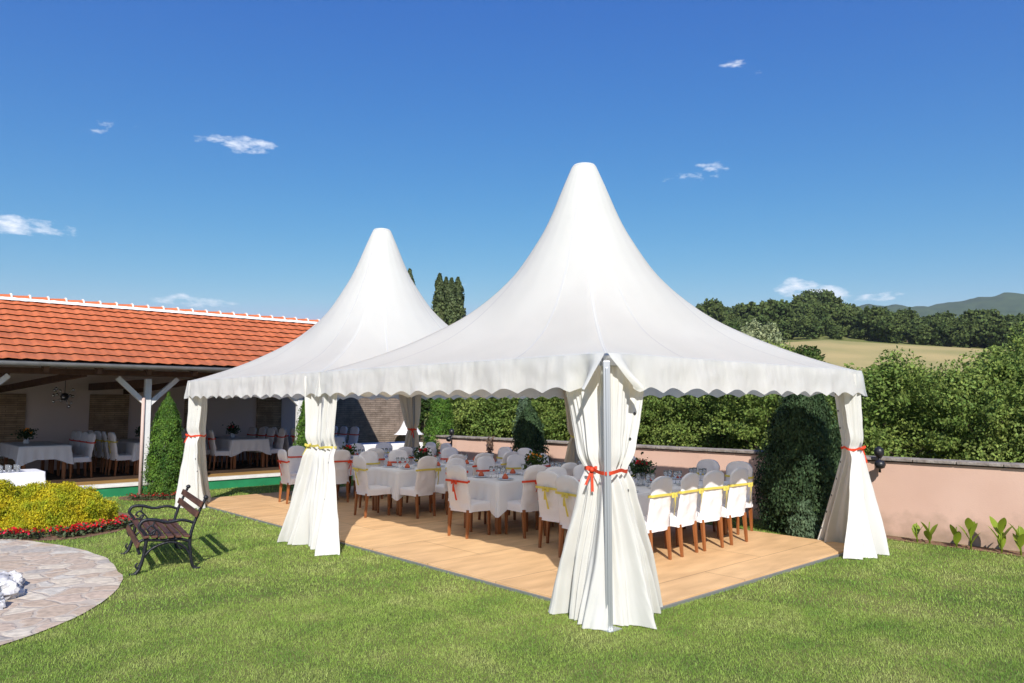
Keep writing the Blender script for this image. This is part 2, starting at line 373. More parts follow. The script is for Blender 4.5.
def link(name, me, parent=None, loc=None):
    o = bpy.data.objects.new(name, me); COL.objects.link(o)
    if parent: o.parent = parent
    if loc is not None: o.location = loc
    return o
def crown_points(n, rx, rz, zc, lobes, seed, lob_r=.42, fill=.35):
    """points on the outside of clustered lobes inside an ellipsoid crown"""
    g = np.random.default_rng(seed); C = []
    while len(C) < lobes:
        p = g.uniform(-1, 1, 3)
        if np.linalg.norm(p) < 1: C.append(p*[.72, .72, .78])
    rad = list(g.uniform(.6, 1.2, lobes)*lob_r)
    for _ in range(70):                         # sprigs standing out of the crown
        q = g.normal(0, 1, 3); q /= np.linalg.norm(q); q[2] = abs(q[2])*1.2-.25; ln = g.uniform(.05,.3)
        for t_ in (0, .5, 1): C.append(q*[.9,.9,.85]*(.86+ln*t_)); rad.append(.105-.05*t_)
    C = np.array(C); rad = np.array(rad)
    pw = rad**2; i = g.choice(len(C), n, p=pw/pw.sum()); d = g.normal(0, 1, (n, 3)); d /= np.linalg.norm(d, axis=1)[:, None]
    rr = rad[i]*np.where(g.random(n) < fill, g.random(n)**.5, g.uniform(.82, 1.1, n))
    P = C[i] + d*rr[:, None]*[1,1,.8]
    k = g.random(n) < .05; P[k] *= g.uniform(1.0, 1.08, k.sum())[:, None]
    P = P*[rx, rx, rz]; P[:, 2] += zc
    ok = P[:, 2] > .05
    return P[ok], d[ok]
def trunk_mesh(h, r, spread, seed, nb=6, top=.55):
    g = random.Random(seed); b = MB()
    b.tube([(0,0,-.05),(g.uniform(-.05,.05)*h,g.uniform(-.05,.05)*h,h*.35),(g.uniform(-.06,.06)*h,g.uniform(-.06,.06)*h,h*.8)], [r, r*.75, r*.25], 7, smooth=4)
    for k in range(nb):
        a = 2*math.pi*k/nb + g.uniform(-.4,.4); z0 = h*g.uniform(.18,.5)
        b.tube([(0,0,z0),(math.cos(a)*spread*.45, math.sin(a)*spread*.45, z0+h*.16),(math.cos(a)*spread*.85, math.sin(a)*spread*.85, z0+h*g.uniform(.25,.4))], [r*.5, r*.3, r*.1], 5, smooth=3)
    return b
def mk_tree(name, n, rx, rz, zc, lobes, leaf, m, seed, label, cat, group, trunk_r=.07, aspect=1.7, nb=6):
    t = empty(name, label=label, cat=cat, group=group)
    P, d = crown_points(n, rx, rz, zc, lobes, seed)
    me = leaf_mesh('crown', P, d, RNG.uniform(.7, 1.3, len(P))*leaf, m, aspect)
    link('crown', me, t)
    trunk_mesh(zc+rz*.5, trunk_r, rx*.8, seed, nb).build('trunk', bark, t, smooth=True)
    return t

protos = []
L1 = 'bushy green tree in the leafy band just beyond the pink wall'
G1 = 'trees just beyond the pink wall'
specs = [(34000, 1.55, 1.55, 1.65, 26, .075, leaf_mid, 11), (30000, 1.4, 1.5, 1.6, 22, .07, leaf_lime, 12),
         (30000, 1.6, 1.6, 1.7, 24, .07, leaf_mid, 13), (26000, 1.35, 1.45, 1.55, 20, .065, leaf_silver, 14)]
for n, rx, rz, zc, lb, lf, m, sd in specs:
    protos.append(mk_tree('leafy_tree', n, rx, rz, zc, lb, lf, m, sd, L1, 'tree', G1))
spots = []
g = random.Random(5)
y = -5.5
while y < 24:
    spots.append((14.3+g.uniform(-.3,.5), y, .92+g.uniform(-.07,.1))); y += 1.75+g.uniform(-.2,.3)
y = -8
while y < 28:
    spots.append((17.4+g.uniform(-.7,.7), y, 1.06+g.uniform(-.1,.14))); y += 2.1+g.uniform(-.3,.4)
y = -8
while y < 30:
    spots.append((21.5+g.uniform(-.9,.9), y, 1.12+g.uniform(-.1,.16))); y += 2.9+g.uniform(-.4,.6)
y = -10
while y < 32:
    spots.append((28+g.uniform(-1.5,1.5), y, 1.25+g.uniform(-.15,.15))); y += 3.6+g.uniform(-.4,.8)
spots = [p for p in spots if math.degrees(math.atan2(p[1], p[0])) < 51]
for i, (x, y, s) in enumerate(spots):
    k = g.choice([0,0,1,1,2,2,3]) if i >= 4 else i
    o = protos[k] if i < 4 else copy_tree(protos[k])
    az_ = math.degrees(math.atan2(y, x)); e_ = interp(az_, [10, 13, 14.5, 16, 26, 28, 30], [.09,.085,.065,.052,.054,.068,.078])
    hmax = 1.95+e_*math.hypot(x, y)*g.uniform(.6, 1.12)
    sz = min(s*1.05, hmax/3.15)
    o.location = (x, y, 0); o.rotation_euler = (0, 0, g.uniform(0, 6.28)); o.scale = (s, s, sz)
# two singled-out trees behind the tent's right slope, and a mid-slope scatter
def place_tree(name, spec, x, y, s, label, cat='tree', group=None, tr=.15):
    o = mk_tree(name, *spec, label, cat, group, trunk_r=tr); o.location = (x, y, terr(x, y)-.1); o.scale = (s, s, s); return o
def az(px, d): a = .8344 - math.atan((px-512)/749); return d*math.cos(a), d*math.sin(a)
x, y = az(762, 62); place_tree('pale_tree', (9000, 2.7, 3.6, 4.4, 22, .26, leaf_silver, 31), x, y, 1.0, 'tall pale green tree with visible forked trunk above the right slope of the near tent')
x, y = az(423, 38); place_tree('leafy_tree', (9000, 1.6, 2.4, 2.4, 18, .16, leaf_dark, 35), x, y, 1.0, 'dark tree glimpsed beyond the wall end, beside the rear tent curtain')
x, y = az(806, 58); place_tree('round_tree', (8000, 1.9, 2.6, 3.0, 18, .24, leaf_dark, 32), x, y, 1.0, 'dark rounded tree at the left edge of the yellow field')
x, y = az(738, 70); place_tree('dark_tree', (8000, 3.2, 3.6, 4.2, 20, .28, leaf_dark, 33), x, y, 1.0, 'dark bushy tree behind the near tent, left of the tall pale tree')
# wood on the slope
wp = []
for sd, (rx, rz, zc) in enumerate([(4.4,4.6,6.0),(3.8,4.9,6.2),(5.0,4.4,5.8),(3.4,3.6,4.6)]):
    wp.append(mk_tree('woodland_tree', 4200, rx, rz, zc, 20, .75, leaf_far, 50+sd, 'dark green tree of the distant wood above the yellow field', 'tree', 'woodland trees above the field', trunk_r=.25, nb=3, aspect=1.2))
cnt = 0
for row, d0 in enumerate([200, 210, 224, 242, 264, 290, 320, 355]):
    a = 8.0
    while a < 44:
        d = d0 + g.uniform(-6, 6); aa = R(a)
        x, y = d*math.cos(aa), d*math.sin(aa); s = g.uniform(.8, 1.25)*(1 if row else .8)
        o = wp[cnt] if cnt < 4 else copy_tree(wp[g.randrange(4)])
        cnt += 1
        o.location = (x, y, terr(x, y)-1.6); o.rotation_euler = (0,0,g.uniform(0,6.28)); o.scale = (s, s, s*g.uniform(.85,1.15))
        a += math.degrees(5.6/d)*g.uniform(.8, 1.3)
x, y = az(816, 300); place_tree('spreading_tree', (6000, 8, 6.0, 10, 24, .8, leaf_far, 71), x, y, .95, 'broad dark tree standing highest above the distant wood', tr=.5)
# poplars
def mk_poplar(px, d, h, w, label, seed, n=9000, strands=1):
    x, y = az(px, d); t = empty('poplar_tree', (x, y, terr(x, y)), 0, label, 'tree', 'poplars behind the tents')
    g2 = np.random.default_rng(seed); z = g2.uniform(.06, 1, n)*h
    prof = np.interp(z/h, [0,.1,.35,.7,.92,1], [.25,.7,1,.85,.5,.08])*w
    a = g2.uniform(0, 2*np.pi, n); r = prof*g2.uniform(.35,1.05,n)*(1+.25*np.sin(z*2.1+a*3))
    P = np.stack([r*np.cos(a), r*np.sin(a), z], 1); d_ = np.stack([np.cos(a), np.sin(a), .4*np.ones(n)], 1)
    link('crown', leaf_mesh('crown', P, d_, g2.uniform(.25,.45,n), leaf_poplar, 1.5, up=(0,0,1)), t)
    b = MB(); b.tube([(0,0,-.3),(0,0,h*.5),(0,0,h*.92)], [.3,.2,.05], 7); b.build('trunk', bark, t, smooth=True)
mk_poplar(439, 84, 15.6, .95, 'tall slim poplar, leftmost of the close group between the two tent peaks', 81)
mk_poplar(445.5, 86, 15.4, .85, 'slightly shorter poplar in the middle of the close group between the peaks', 82)
mk_poplar(451, 83, 14.9, .85, 'thin poplar right of the middle in the group between the peaks', 84)
mk_poplar(457.5, 85, 15.2, 1.0, 'poplar at the right of the close group between the two tent peaks', 83)
mk_poplar(408.5, 84, 16.2, .95, 'lone poplar showing just right of the far tent peak', 85)

# conifers
def conifer(name, x, y, h, w, m, seed, label, n=16000, leaf=.05, prof=None, cat='tree', tips=26, z0=0, group=None):
    t = empty(name, (x, y, z0), 0, label, cat, group); g2 = np.random.default_rng(seed)
    xs, ys = prof or ([0,.06,.25,.5,.75,.92,1], [.75,.98,1,.86,.62,.33,.05])
    zz = g2.random(n)**.85*h; pr = np.interp(zz/h, xs, ys)*w; a = g2.uniform(0, 2*np.pi, n)
    # upright sprays: clumps with their own azimuth and height
    ca = g2.uniform(0, 2*np.pi, tips*8); cz = g2.uniform(0, h, tips*8); k = g2.integers(0, tips*8, n)
    mixn = g2.random(n) < .75
    a = np.where(mixn, ca[k]+g2.normal(0,.16,n), a); z = np.where(mixn, cz[k]+g2.normal(0,.07,n)*h*.6, zz); z = np.clip(z, .02, h*1.03)
    pr = np.interp(z/h, xs, ys)*w
    bulge = (1+.17*np.sin(k*12.9898))
    r = pr*np.where(mixn, bulge*(g2.uniform(.78,1.02,n)+.16*g2.random(n)**4), g2.uniform(.5,.98,n))
    P = np.stack([r*np.cos(a), r*np.sin(a), z], 1); d_ = np.stack([np.cos(a), np.sin(a), .25*np.ones(n)], 1)
    link('crown', leaf_mesh('crown', P, d_, g2.uniform(.7,1.5,n)*leaf, m, 2.2, .6, up=(0,0,1.1)), t)
    b = MB(); b.tube([(0,0,-.05),(0,0,h*.8)], [.05,.015], 7); b.build('trunk', bark, t, smooth=True)
    # dark inner wood so the crown does not look hollow
    return t
conifer('thuja_tree', 5.38, 16.95, 2.14, .37, leaf_thuja, 1, 'bright green columnar thuja beside the white pavilion post', n=46000, leaf=.036)
conifer('thuja_tree', 8.72, 17.05, 2.2, .38, leaf_thuja, 2, 'bright green thuja seen between the left tent curtains, by the pavilion', n=30000, leaf=.038)
conifer('thuja_tree', 12.1, 16.2, 2.5, .42, leaf_thuja, 3, 'bright green thuja just right of the rear curtain of the far tent', n=26000, leaf=.04)
conifer('cypress_tree', 11.2, 5.62, 2.42, .60, leaf_cyp, 4, 'large dark cypress against the pink wall beside the right tent curtain', n=52000, leaf=.048,
        prof=([0,.08,.25,.42,.6,.75,.88,1],[.66,.92,1.08,1.02,.82,.60,.38,.10]), tips=40)
conifer('cypress_tree', 11.3, 11.9, 1.95, .42, leaf_cyp, 5, 'dark narrow cypress behind the tables against the pink wall', n=16000, leaf=.055)
conifer('juniper_shrub', 10.72, 5.42, .62, .22, leaf_blue, 6, 'small blue-green shrub at the foot of the large dark cypress', n=4500, leaf=.045, cat='shrub')
conifer('juniper_shrub', 13.3, 14.2, 2.3, .35, leaf_blue, 7, 'pale green pointed conifer above the wall behind the narrow cypress', n=6000, leaf=.06, cat='tree')
def golden(x, y, rx, ry, h, seed, label, n=60000):
    t = empty('golden_bush', (x, y, 0), 0, label, 'bush', 'golden conifer bushes beside the flagstones'); g2 = np.random.default_rng(seed)
    d = g2.normal(0,1,(n,3)); d /= np.linalg.norm(d,axis=1)[:,None]; d[:,2] = np.abs(d[:,2])
    lob = np.array([noise.noise((p[0]*2.6+seed, p[1]*2.6, p[2]*2.6)) for p in d])
    r = (g2.uniform(.78,1.0,n)+.07*g2.random(n)**3)*(1+.22*lob)
    P = d*r[:,None]*[rx,ry,h]; P[:,2] += .03
    link('foliage', leaf_mesh('foliage', P, d*[.6,.6,1], g2.uniform(.6,1.6,n)*.034, leaf_gold, 2.6, .8, up=(0,0,.8)), t)
    b = MB()
    for k in range(7):
        a = k*.9; b.tube([(0,0,-.02),(math.cos(a)*rx*.3, math.sin(a)*ry*.3, h*.4),(math.cos(a)*rx*.65, math.sin(a)*ry*.65, h*.72)], [.03,.02,.008], 5)
    b.build('stem', bark, t, smooth=True)
golden(2.86, 13.92, .76, .82, .60, 3, 'large rounded golden bush with red flowers at its foot, nearest the bench')
golden(1.9, 14.85, .66, .62, .66, 4, 'golden bush at the left edge behind the large rounded one')
golden(2.6, 15.2, .55, .5, .50, 5, 'rearmost golden bush in front of the glass table')

# ------------------------------------------------------------------ flagstone path, soil, rocks
def sheet(name, pts, z, m, dens=1):
    b = MB(); cx = sum(p[0] for p in pts)/len(pts); cy = sum(p[1] for p in pts)/len(pts)
    n = len(pts); b.add([(cx, cy, z)]+[(p[0], p[1], z) for p in pts], [(0, 1+i, 1+(i+1)%n) for i in range(n)]); return b.build(name, m)
def smooth_loop(p, k=5):
    out = []; n = len(p)
    for i in range(n):
        p0, p1, p2, p3 = [Vector((*p[(i+j) % n], 0)) for j in (-1,0,1,2)]
        for q in range(k):
            t = q/k; v = .5*((2*p1)+(p2-p0)*t+(2*p0-5*p1+4*p2-p3)*t*t+(3*p1-p0-3*p2+p3)*t*t*t)
            w = .045*noise.noise((v.x*2.3, v.y*2.3, 0))
            out.append((v.x+w, v.y+w*.6))
    return out
path_pts = smooth_loop([(1.9,13.2),(2.4,12.2),(2.66,11.2),(2.68,10.4),(2.52,9.25),(2.08,8.3),(1.5,7.65),(.8,7.3),(-.6,7.2),(-2.2,8.5),(-2.6,11),(-1.5,13.3),(.4,14.1)])
tag(sheet('path', path_pts, .012, flag_mat()), kind='structure')
bed_pts = smooth_loop([(4.05,14.2),(3.6,13.0),(2.85,12.5),(2.25,12.7),(1.85,13.05),(.8,13.9),(.4,15.2),(1.4,16.3),(3.1,15.9),(3.9,15.1)])
tag(sheet('flower_bed_soil', bed_pts, .008, soil), kind='structure')
bed2 = smooth_loop([(4.55,16.95),(4.75,16.45),(5.3,16.25),(5.85,16.5),(5.95,17.2),(5.4,17.5),(4.7,17.45)])
tag(sheet('thuja_bed_soil', bed2, .008, soil), kind='structure')
bw = MB(); bw.grid(lambda u, v: (11.45+.33*v+.05*noise.noise((u*20,0,0))*(1-v), -8+14*u, .008), 60, 2)
tag(bw.build('wall_foot_soil', soil), kind='structure')
def rock(x, y, r, seed, label):
    bm = bmesh.new(); bmesh.ops.create_icosphere(bm, subdivisions=4, radius=r)
    for v in bm.verts:
        n = v.co.normalized(); q = n*1.6+Vector((seed,0,0))
        v.co *= 1+.42*noise.noise(q)+.25*abs(noise.noise(q*2.6))+.1*noise.noise(q*6); v.co.z *= .75
    me = bpy.data.meshes.new('white_rock'); bm.to_mesh(me); bm.free(); me.materials.append(rock_m)
    o = bpy.data.objects.new('white_rock', me); COL.objects.link(o); o.location = (x, y, r*.42)
    tag(o, label, 'rock', 'white rocks on the flagstones')
rock(1.24, 9.20, .24, 1, 'largest pale rough rock at the left edge of the flagstones')
rock(1.50, 9.66, .14, 5, 'small pale rock behind the largest one on the flagstones')
rock(1.20, 8.78, .15, 9, 'pale rock nearest the lawn at the left edge')
rock(1.47, 9.22, .10, 13, 'smallest pale rock, right of the largest one')

# flowers
def mk_flower(pm, name='bedding_plant'):
    t = empty(name); g2 = np.random.default_rng(3)
    n = 90; P = g2.normal(0,.055,(n,3)); P[:,2] = np.abs(P[:,2])*.8+.03
    link('leaves', leaf_mesh('leaves', P, np.tile([0,0,1.],(n,1)), g2.uniform(.03,.055,n), leafdk, 1.3), t)
    n = 24; P = g2.normal(0,.055,(n,3)); P[:,2] = np.abs(P[:,2])*.6+.09
    link('blossom', leaf_mesh('blossom', P, np.tile([-.5,-.6,1.],(n,1)), g2.uniform(.028,.045,n), pm, 1.0, .4), t)
    return t
fr = mk_flower(petal_red); fp = mk_flower(petal_pink)
edge = [(1.15,13.72),(1.95,13.2),(2.3,12.93),(2.7,12.8),(3.1,12.9),(3.45,13.12),(3.72,13.45)]
k = 0; used_r = used_p = False
for i in range(30):
    t = i/29*(len(edge)-1); j = min(int(t), len(edge)-2); f = t-j
    x = edge[j][0]*(1-f)+edge[j+1][0]*f+g.uniform(-.08,.08); y = edge[j][1]*(1-f)+edge[j+1][1]*f+g.uniform(-.13,.10)
    pink = i >= 27
    src, used = (fp, used_p) if pink else (fr, used_r)
    o = copy_tree(src) if used else src
    if pink: used_p = True
    else: used_r = True
    o.location = (x, y, .005); o.rotation_euler = (0,0,g.uniform(0,6)); s = g.uniform(.85,1.2); o.scale = (s,s,s)
    tag(o, 'pink blossoming bedding plant at the right end of the flower border' if pink else 'red blossoming bedding plant in the border below the golden bushes', 'flower',
        'pink flowers at the end of the border' if pink else 'red flowers below the golden bushes')
for i in range(13):
    a = 3.5+2.6*i/12; x = 5.28+.62*math.cos(a)+g.uniform(-.04,.04); y = 17.0+.62*math.sin(a)
    o = copy_tree(fr, (x, y, .005), g.uniform(0,6)); tag(o, 'red blossoming bedding plant around the foot of the pavilion thuja', 'flower', 'red flowers around the thuja by the post')
# sprouting canna plants along the wall
def sprout(px, hh, seed, label):
    hh *= 1.3
    # along x=11.5
    a = .8344-math.atan((px-512)/749); x = 11.52; y = x*math.tan(a)
    t = empty('leafy_sprout', (x, y, 0), seed, label, 'plant', 'leafy sprouts along the foot of the pink wall')
    g3 = random.Random(seed); b = MB()
    b.tube([(0,0,-.02),(.01,0,hh*.5),(.0,.01,hh*.8)], [.012,.01,.006], 6); b.build('stem', leaf_sprout, t, smooth=True)
    for k in range(g3.choice([3,4,5])):
        a = k*2.6+g3.uniform(-.6,.6); z0 = hh*(.12+.11*k); ln = hh*g3.uniform(.45,.68); lean = g3.uniform(.25,.6); b = MB()
        def fn(u, v, a=a, z0=z0, ln=ln, lean=lean):
            w = .052*math.sin(math.pi*min(1, v*.95+.05))**.8*(u-.5)*2; q = v*ln; rr = q*lean+.10*v*v*ln
            return (math.cos(a)*rr-math.sin(a)*w, math.sin(a)*rr+math.cos(a)*w, z0+q*.95-.10*v*v*ln+.25*abs(w))
        b.grid(fn, 4, 8); b.build('leaf', leaf_sprout, t, smooth=True)
for i, (px, hh, lb) in enumerate([(910,.27,'leafy green sprout at the wall foot, nearest the tent curtain'),(922,.30,'green sprout with two upright leaves, second from the tent curtain'),
        (948,.27,'short dense green sprout, third along the pink wall'),(962,.33,'wide-leaved green sprout in the middle of the wall border'),
        (992,.36,'tall narrow green sprout, second from the right photo edge'),(1011,.37,'tall green sprout nearest the right edge of the photo')]):
    sprout(px, hh, i+2, lb)

# ------------------------------------------------------------------ grass
def inpoly(X, Y, pts):
    res = np.zeros(len(X), bool); n = len(pts)
    for i in range(n):
        x1, y1 = pts[i]; x2, y2 = pts[(i+1) % n]
        c = ((y1 > Y) != (y2 > Y)); xi = (x2-x1)*(Y-y1)/((y2-y1) if y2 != y1 else 1e-9)+x1
        res ^= c & (X < xi)
    return res
def mk_grass():
    gg = np.random.default_rng(2); out = []
    for d0, d1, dens, w, h in ((4.2, 8, 9500, .0042, .018), (8, 13, 3400, .0065, .021), (13, 22, 1000, .012, .024)):
        a0, a1 = R(8.5), R(86); area = (a1-a0)/2*(d1**2-d0**2); n = int(area*dens)
        r = np.sqrt(gg.uniform(d0**2, d1**2, n)); a = gg.uniform(a0, a1, n); X = r*np.cos(a); Y = r*np.sin(a)
        ok = ~((X > 5.42) & (X < 10.48) & (Y > 4.46) & (Y < 15.7)) & (X < 11.82) & (Y < 17.58)
        ok &= ~inpoly(X, Y, path_pts) & ~inpoly(X, Y, bed_pts) & ~inpoly(X, Y, bed2) & ~((X > 11.5) & (Y < 6))
        X, Y = X[ok], Y[ok]; n = len(X)
        out.append((X, Y, np.full(n, w), (.45+gg.random(n)**1.6*1.3)*h))
    X = np.concatenate([o[0] for o in out]); Y = np.concatenate([o[1] for o in out]); W = np.concatenate([o[2] for o in out]); H = np.concatenate([o[3] for o in out])
    n = len(X); th = gg.uniform(0, 2*np.pi, n); le = gg.uniform(.1, .9, n)*H; la = gg.uniform(0, 2*np.pi, n)
    V = np.zeros((n,3,3)); V[:,0,0]=X-np.cos(th)*W/2; V[:,0,1]=Y-np.sin(th)*W/2; V[:,1,0]=X+np.cos(th)*W/2; V[:,1,1]=Y+np.sin(th)*W/2
    V[:,2,0]=X+np.cos(la)*le; V[:,2,1]=Y+np.sin(la)*le; V[:,2,2]=H
    me = bpy.data.meshes.new('lawn_grass'); me.vertices.add(n*3); me.vertices.foreach_set('co', V.reshape(-1).astype(np.float32))
    me.loops.add(n*3); me.loops.foreach_set('vertex_index', np.arange(n*3, dtype=np.int32)); me.polygons.add(n)
    me.polygons.foreach_set('loop_start', np.arange(0, n*3, 3, dtype=np.int32)); me.update(calc_edges=True); me.materials.append(blade_mat())
    o = link('lawn_grass', me); tag(o, 'short mown green lawn grass with yellowish patches', 'grass', kind='stuff'); print('blades', n)
mk_grass()

# ------------------------------------------------------------------ pink wall
WX = 11.85
w = empty('garden_wall', (WX, 0, 0), 0, 'long low pink rendered garden wall behind the tents', 'wall')
b = MB(); b.box((.12, 4.2, .53), (.24, 24.0, 1.12)); b.build('wall_body', plaster, w)
b = MB()
y = -7.9
while y < 16.3:
    ln = .58; b.box((.12+g.uniform(-.005,.005), y+ln/2, 1.13+g.uniform(-.003,.003)), (.34, ln-.012, .045)); y += ln
b.build('coping', coping_m, w, bevel=.008)
def vine():
    t = empty('hanging_vine', (WX-.05, 13.75, 1.17), 0, 'withered brown vine hanging over the pink wall behind the tables', 'plant')
    g3 = random.Random(4); pts = []
    b = MB()
    for k in range(7):
        p = Vector((g3.uniform(-.1,.06), g3.uniform(-.11,.11), .03)); q = [p.copy()]
        for j in range(7): p = p+Vector((g3.uniform(-.02,.01), g3.uniform(-.06,.06)-p.y*.12, -g3.uniform(.04,.13))); p.x = min(p.x, -.03); q.append(p.copy()); pts.append(p.copy())
        b.tube(q, .008, 5, smooth=3)
    b.build('stem', bark, t, smooth=True)
    P = np.array([[p.x+g3.uniform(-.03,0), p.y+g3.uniform(-.03,.03), p.z+g3.uniform(-.05,.0)] for p in pts for _ in range(5)])
    link('leaves', leaf_mesh('leaves', P, np.tile([-1.,0,0],(len(P),1)), RNG.uniform(.025,.05,len(P)), mat('dry_leaf', (.14,.08,.05), .8, island=.3), 1.4), t)
vine()
def spotlight(x, y, z, label):
    t = empty('floodlight', (x, y, z), 0, label, 'lamp')
    b = MB(); b.tube([(0,0,-.0),(0,0,.24)], .018, 8); b.build('stem', black, t, smooth=True)
    b = MB(); b.lathe([(.001,-.08),(.045,-.065),(.07,-.02),(.072,.03),(.05,.07),(.001,.09)], (0,0,.30), 18); b.build('lamp_head', black, t, smooth=True)
    b = MB(); b.lathe([(.001,-.07),(.06,-.05),(.08,0),(.06,.05),(.001,.07)], (-.13,-.06,.13), 16); b.tube([(0,0,.13),(-.13,-.06,.13)], .015, 6); b.build('lamp_head', black, t, smooth=True)
spotlight(WX-.06, 4.74, .93, 'black twin-headed garden lamp by the wall behind the right curtain')
spotlight(WX-.06, 15.3, .95, 'black twin-headed garden lamp by the far end of the pink wall')

# ------------------------------------------------------------------ platform under the tents
fl = empty('wooden_platform', (0,0,0), 0, 'tan plywood dance floor laid on the lawn under both tents', 'floor')
b = MB(); b.box((7.94, 10.09, .034), (5.02, 11.2, .030)); b.build('boards', ply, fl, bevel=.003)
b = MB()
for x in (5.42, 10.455): b.box((x, 10.09, .012), (.03, 11.24, .03))
for y in (4.475, 15.705): b.box((7.94, y, .0125), (5.0, .03, .03))
b.build('edge_trim', mat('edge_aluminium', (.28,.29,.30), .5, metal=.5), fl)

# ------------------------------------------------------------------ tents
S = 5.28; H = 2.41; X0 = 5.13; Y0 = 4.40; APEX = 5.40
pt = [0.046,0.076,.127,.172,.275,.425,.595,.8,1.0]; pz = [5.32,5.06,4.60,4.28,3.74,3.26,2.92,2.62,2.41]
# smooth profile (monotone cubic)
def profile(t):
    i = max(0, min(len(pt)-2, int(np.searchsorted(pt, t))-1))
    def sl(j):
        if j <= 0: return (pz[1]-pz[0])/(pt[1]-pt[0])
        if j >= len(pt)-1: return (pz[-1]-pz[-2])/(pt[-1]-pt[-2])*.8
        return (pz[j+1]-pz[j-1])/(pt[j+1]-pt[j-1])
    h = pt[i+1]-pt[i]; u = (t-pt[i])/h
    return (2*u**3-3*u*u+1)*pz[i]+(u**3-2*u*u+u)*h*sl(i)+(-2*u**3+3*u*u)*pz[i+1]+(u**3-u*u)*h*sl(i+1)
def canopy(a):
    """a: half side"""
    b = MB(); n = 128; ts = [.046+.954*(i/44)**1.25 for i in range(45)]
    def fn(u, v):
        t = ts[int(round(v*44))]; th = 2*math.pi*u
        c, s_ = math.cos(th), math.sin(th); sq = 1/max(abs(c), abs(s_)); k = min(1, max(0, (t-.08)/.62)); k = k*k*(3-2*k)
        r = a*math.sqrt(2)*t*((1-k)*1.0 + k*sq/math.sqrt(2)*1.0) if True else 0
        # the circle part keeps the diagonal radius, the square part the true square
        z = profile(t)
        # slack of the membrane between the ridges, and radial seams
        fall = (1-abs(math.cos(2*th)))
        z -= .05*math.sin(math.pi*t)*(1-fall)
        x, y = r*c, r*s_
        z += (.008*noise.noise((x*1.2, y*1.2, 3))+.003*math.sin(th*24)*(1-t))*min(1, (1-t)*8)
        return (x, y, z)
    b.grid(fn, n, 44, closed=True)
    # rounded cap
    b.lathe([(a*math.sqrt(2)*.046, 5.32),(a*math.sqrt(2)*.041, 5.345),(.10,5.36),(.001,5.365)], (0,0,0), 32)
    # welded seams running up to the peak
    w = MB(); fs = lambda th, t: fn(th/(2*math.pi), ((t-.046)/.954)**.8)
    def fr(th, t, up):
        c, s_ = math.cos(th), math.sin(th); sq = 1/max(abs(c), abs(s_)); k = min(1, max(0, (t-.08)/.62)); k = k*k*(3-2*k)
        r = a*math.sqrt(2)*t*((1-k)+k*sq/math.sqrt(2)); z = profile(t)-.05*math.sin(math.pi*t)*abs(math.cos(2*th)); x, y = r*c, r*s_
        z += (.008*noise.noise((x*1.2, y*1.2, 3))+.003*math.sin(th*24)*(1-t))*min(1, (1-t)*8)
        return (x+c*up*.6, y+s_*up*.6, z+up)
    for q in range(4):
        for o_ in (-1, 0, 1):
            th0 = q*math.pi/2+o_*(math.pi/4-.29) if o_ else q*math.pi/2+math.pi/4
            tb = .046 if not o_ else .10
            w.grid(lambda u, v: (lambda t: fr(th0+(u-.5)*.03/max(.25, a*1.2*t), t, .003))(tb+(.995-tb)*v), 1, 60)
    return b, w
def valance(side, a, cut0=0, cut1=0):
    """hanging scalloped strip on one side; side 0:-Y 1:+X 2:+Y 3:-X ; cut: how far the lower edge is pulled off the corner"""
    b = MB(); ns = 14; nu = ns*12; nv = 8; D = .35
    def fn(u, v):
        s = -a+2*a*u; sc = 1-abs(math.sin(math.pi*u*ns))**1.15
        drop = (D-.052+.052*sc)*v
        off = .02+.03*v*(1+.5*noise.noise((s*1.3+side*9, 0, 0)))+.014*math.sin(s*9+side)*v+.009*noise.noise((s*4, v*2, side))+.007*noise.noise((s*11, v*3, side+4))
        cx = s
        if cut0 and u < .12: k = (1-u/.12)**1.3; cx = s+cut0*k*v; off += .14*k*v*math.sin(u/.12*9+.4); drop *= 1-.06*k
        if cut1 and u > .88: k = (1-(1-u)/.12)**1.3; cx = s-cut1*k*v; off += .14*k*v*math.sin((1-u)/.12*9+1.2); drop *= 1-.06*k
        elif not cut1 and u > .97: cx += off*(u-.97)/.03
        if not cut0 and u < .03: cx -= off*(.03-u)/.03
        p = (cx, -a-off); z = H+.0-drop+(.003 if v == 0 else 0)
        for _ in range(side): p = (-p[1], p[0])
        return (p[0], p[1], z)
    b.grid(fn, nu, nv); return b
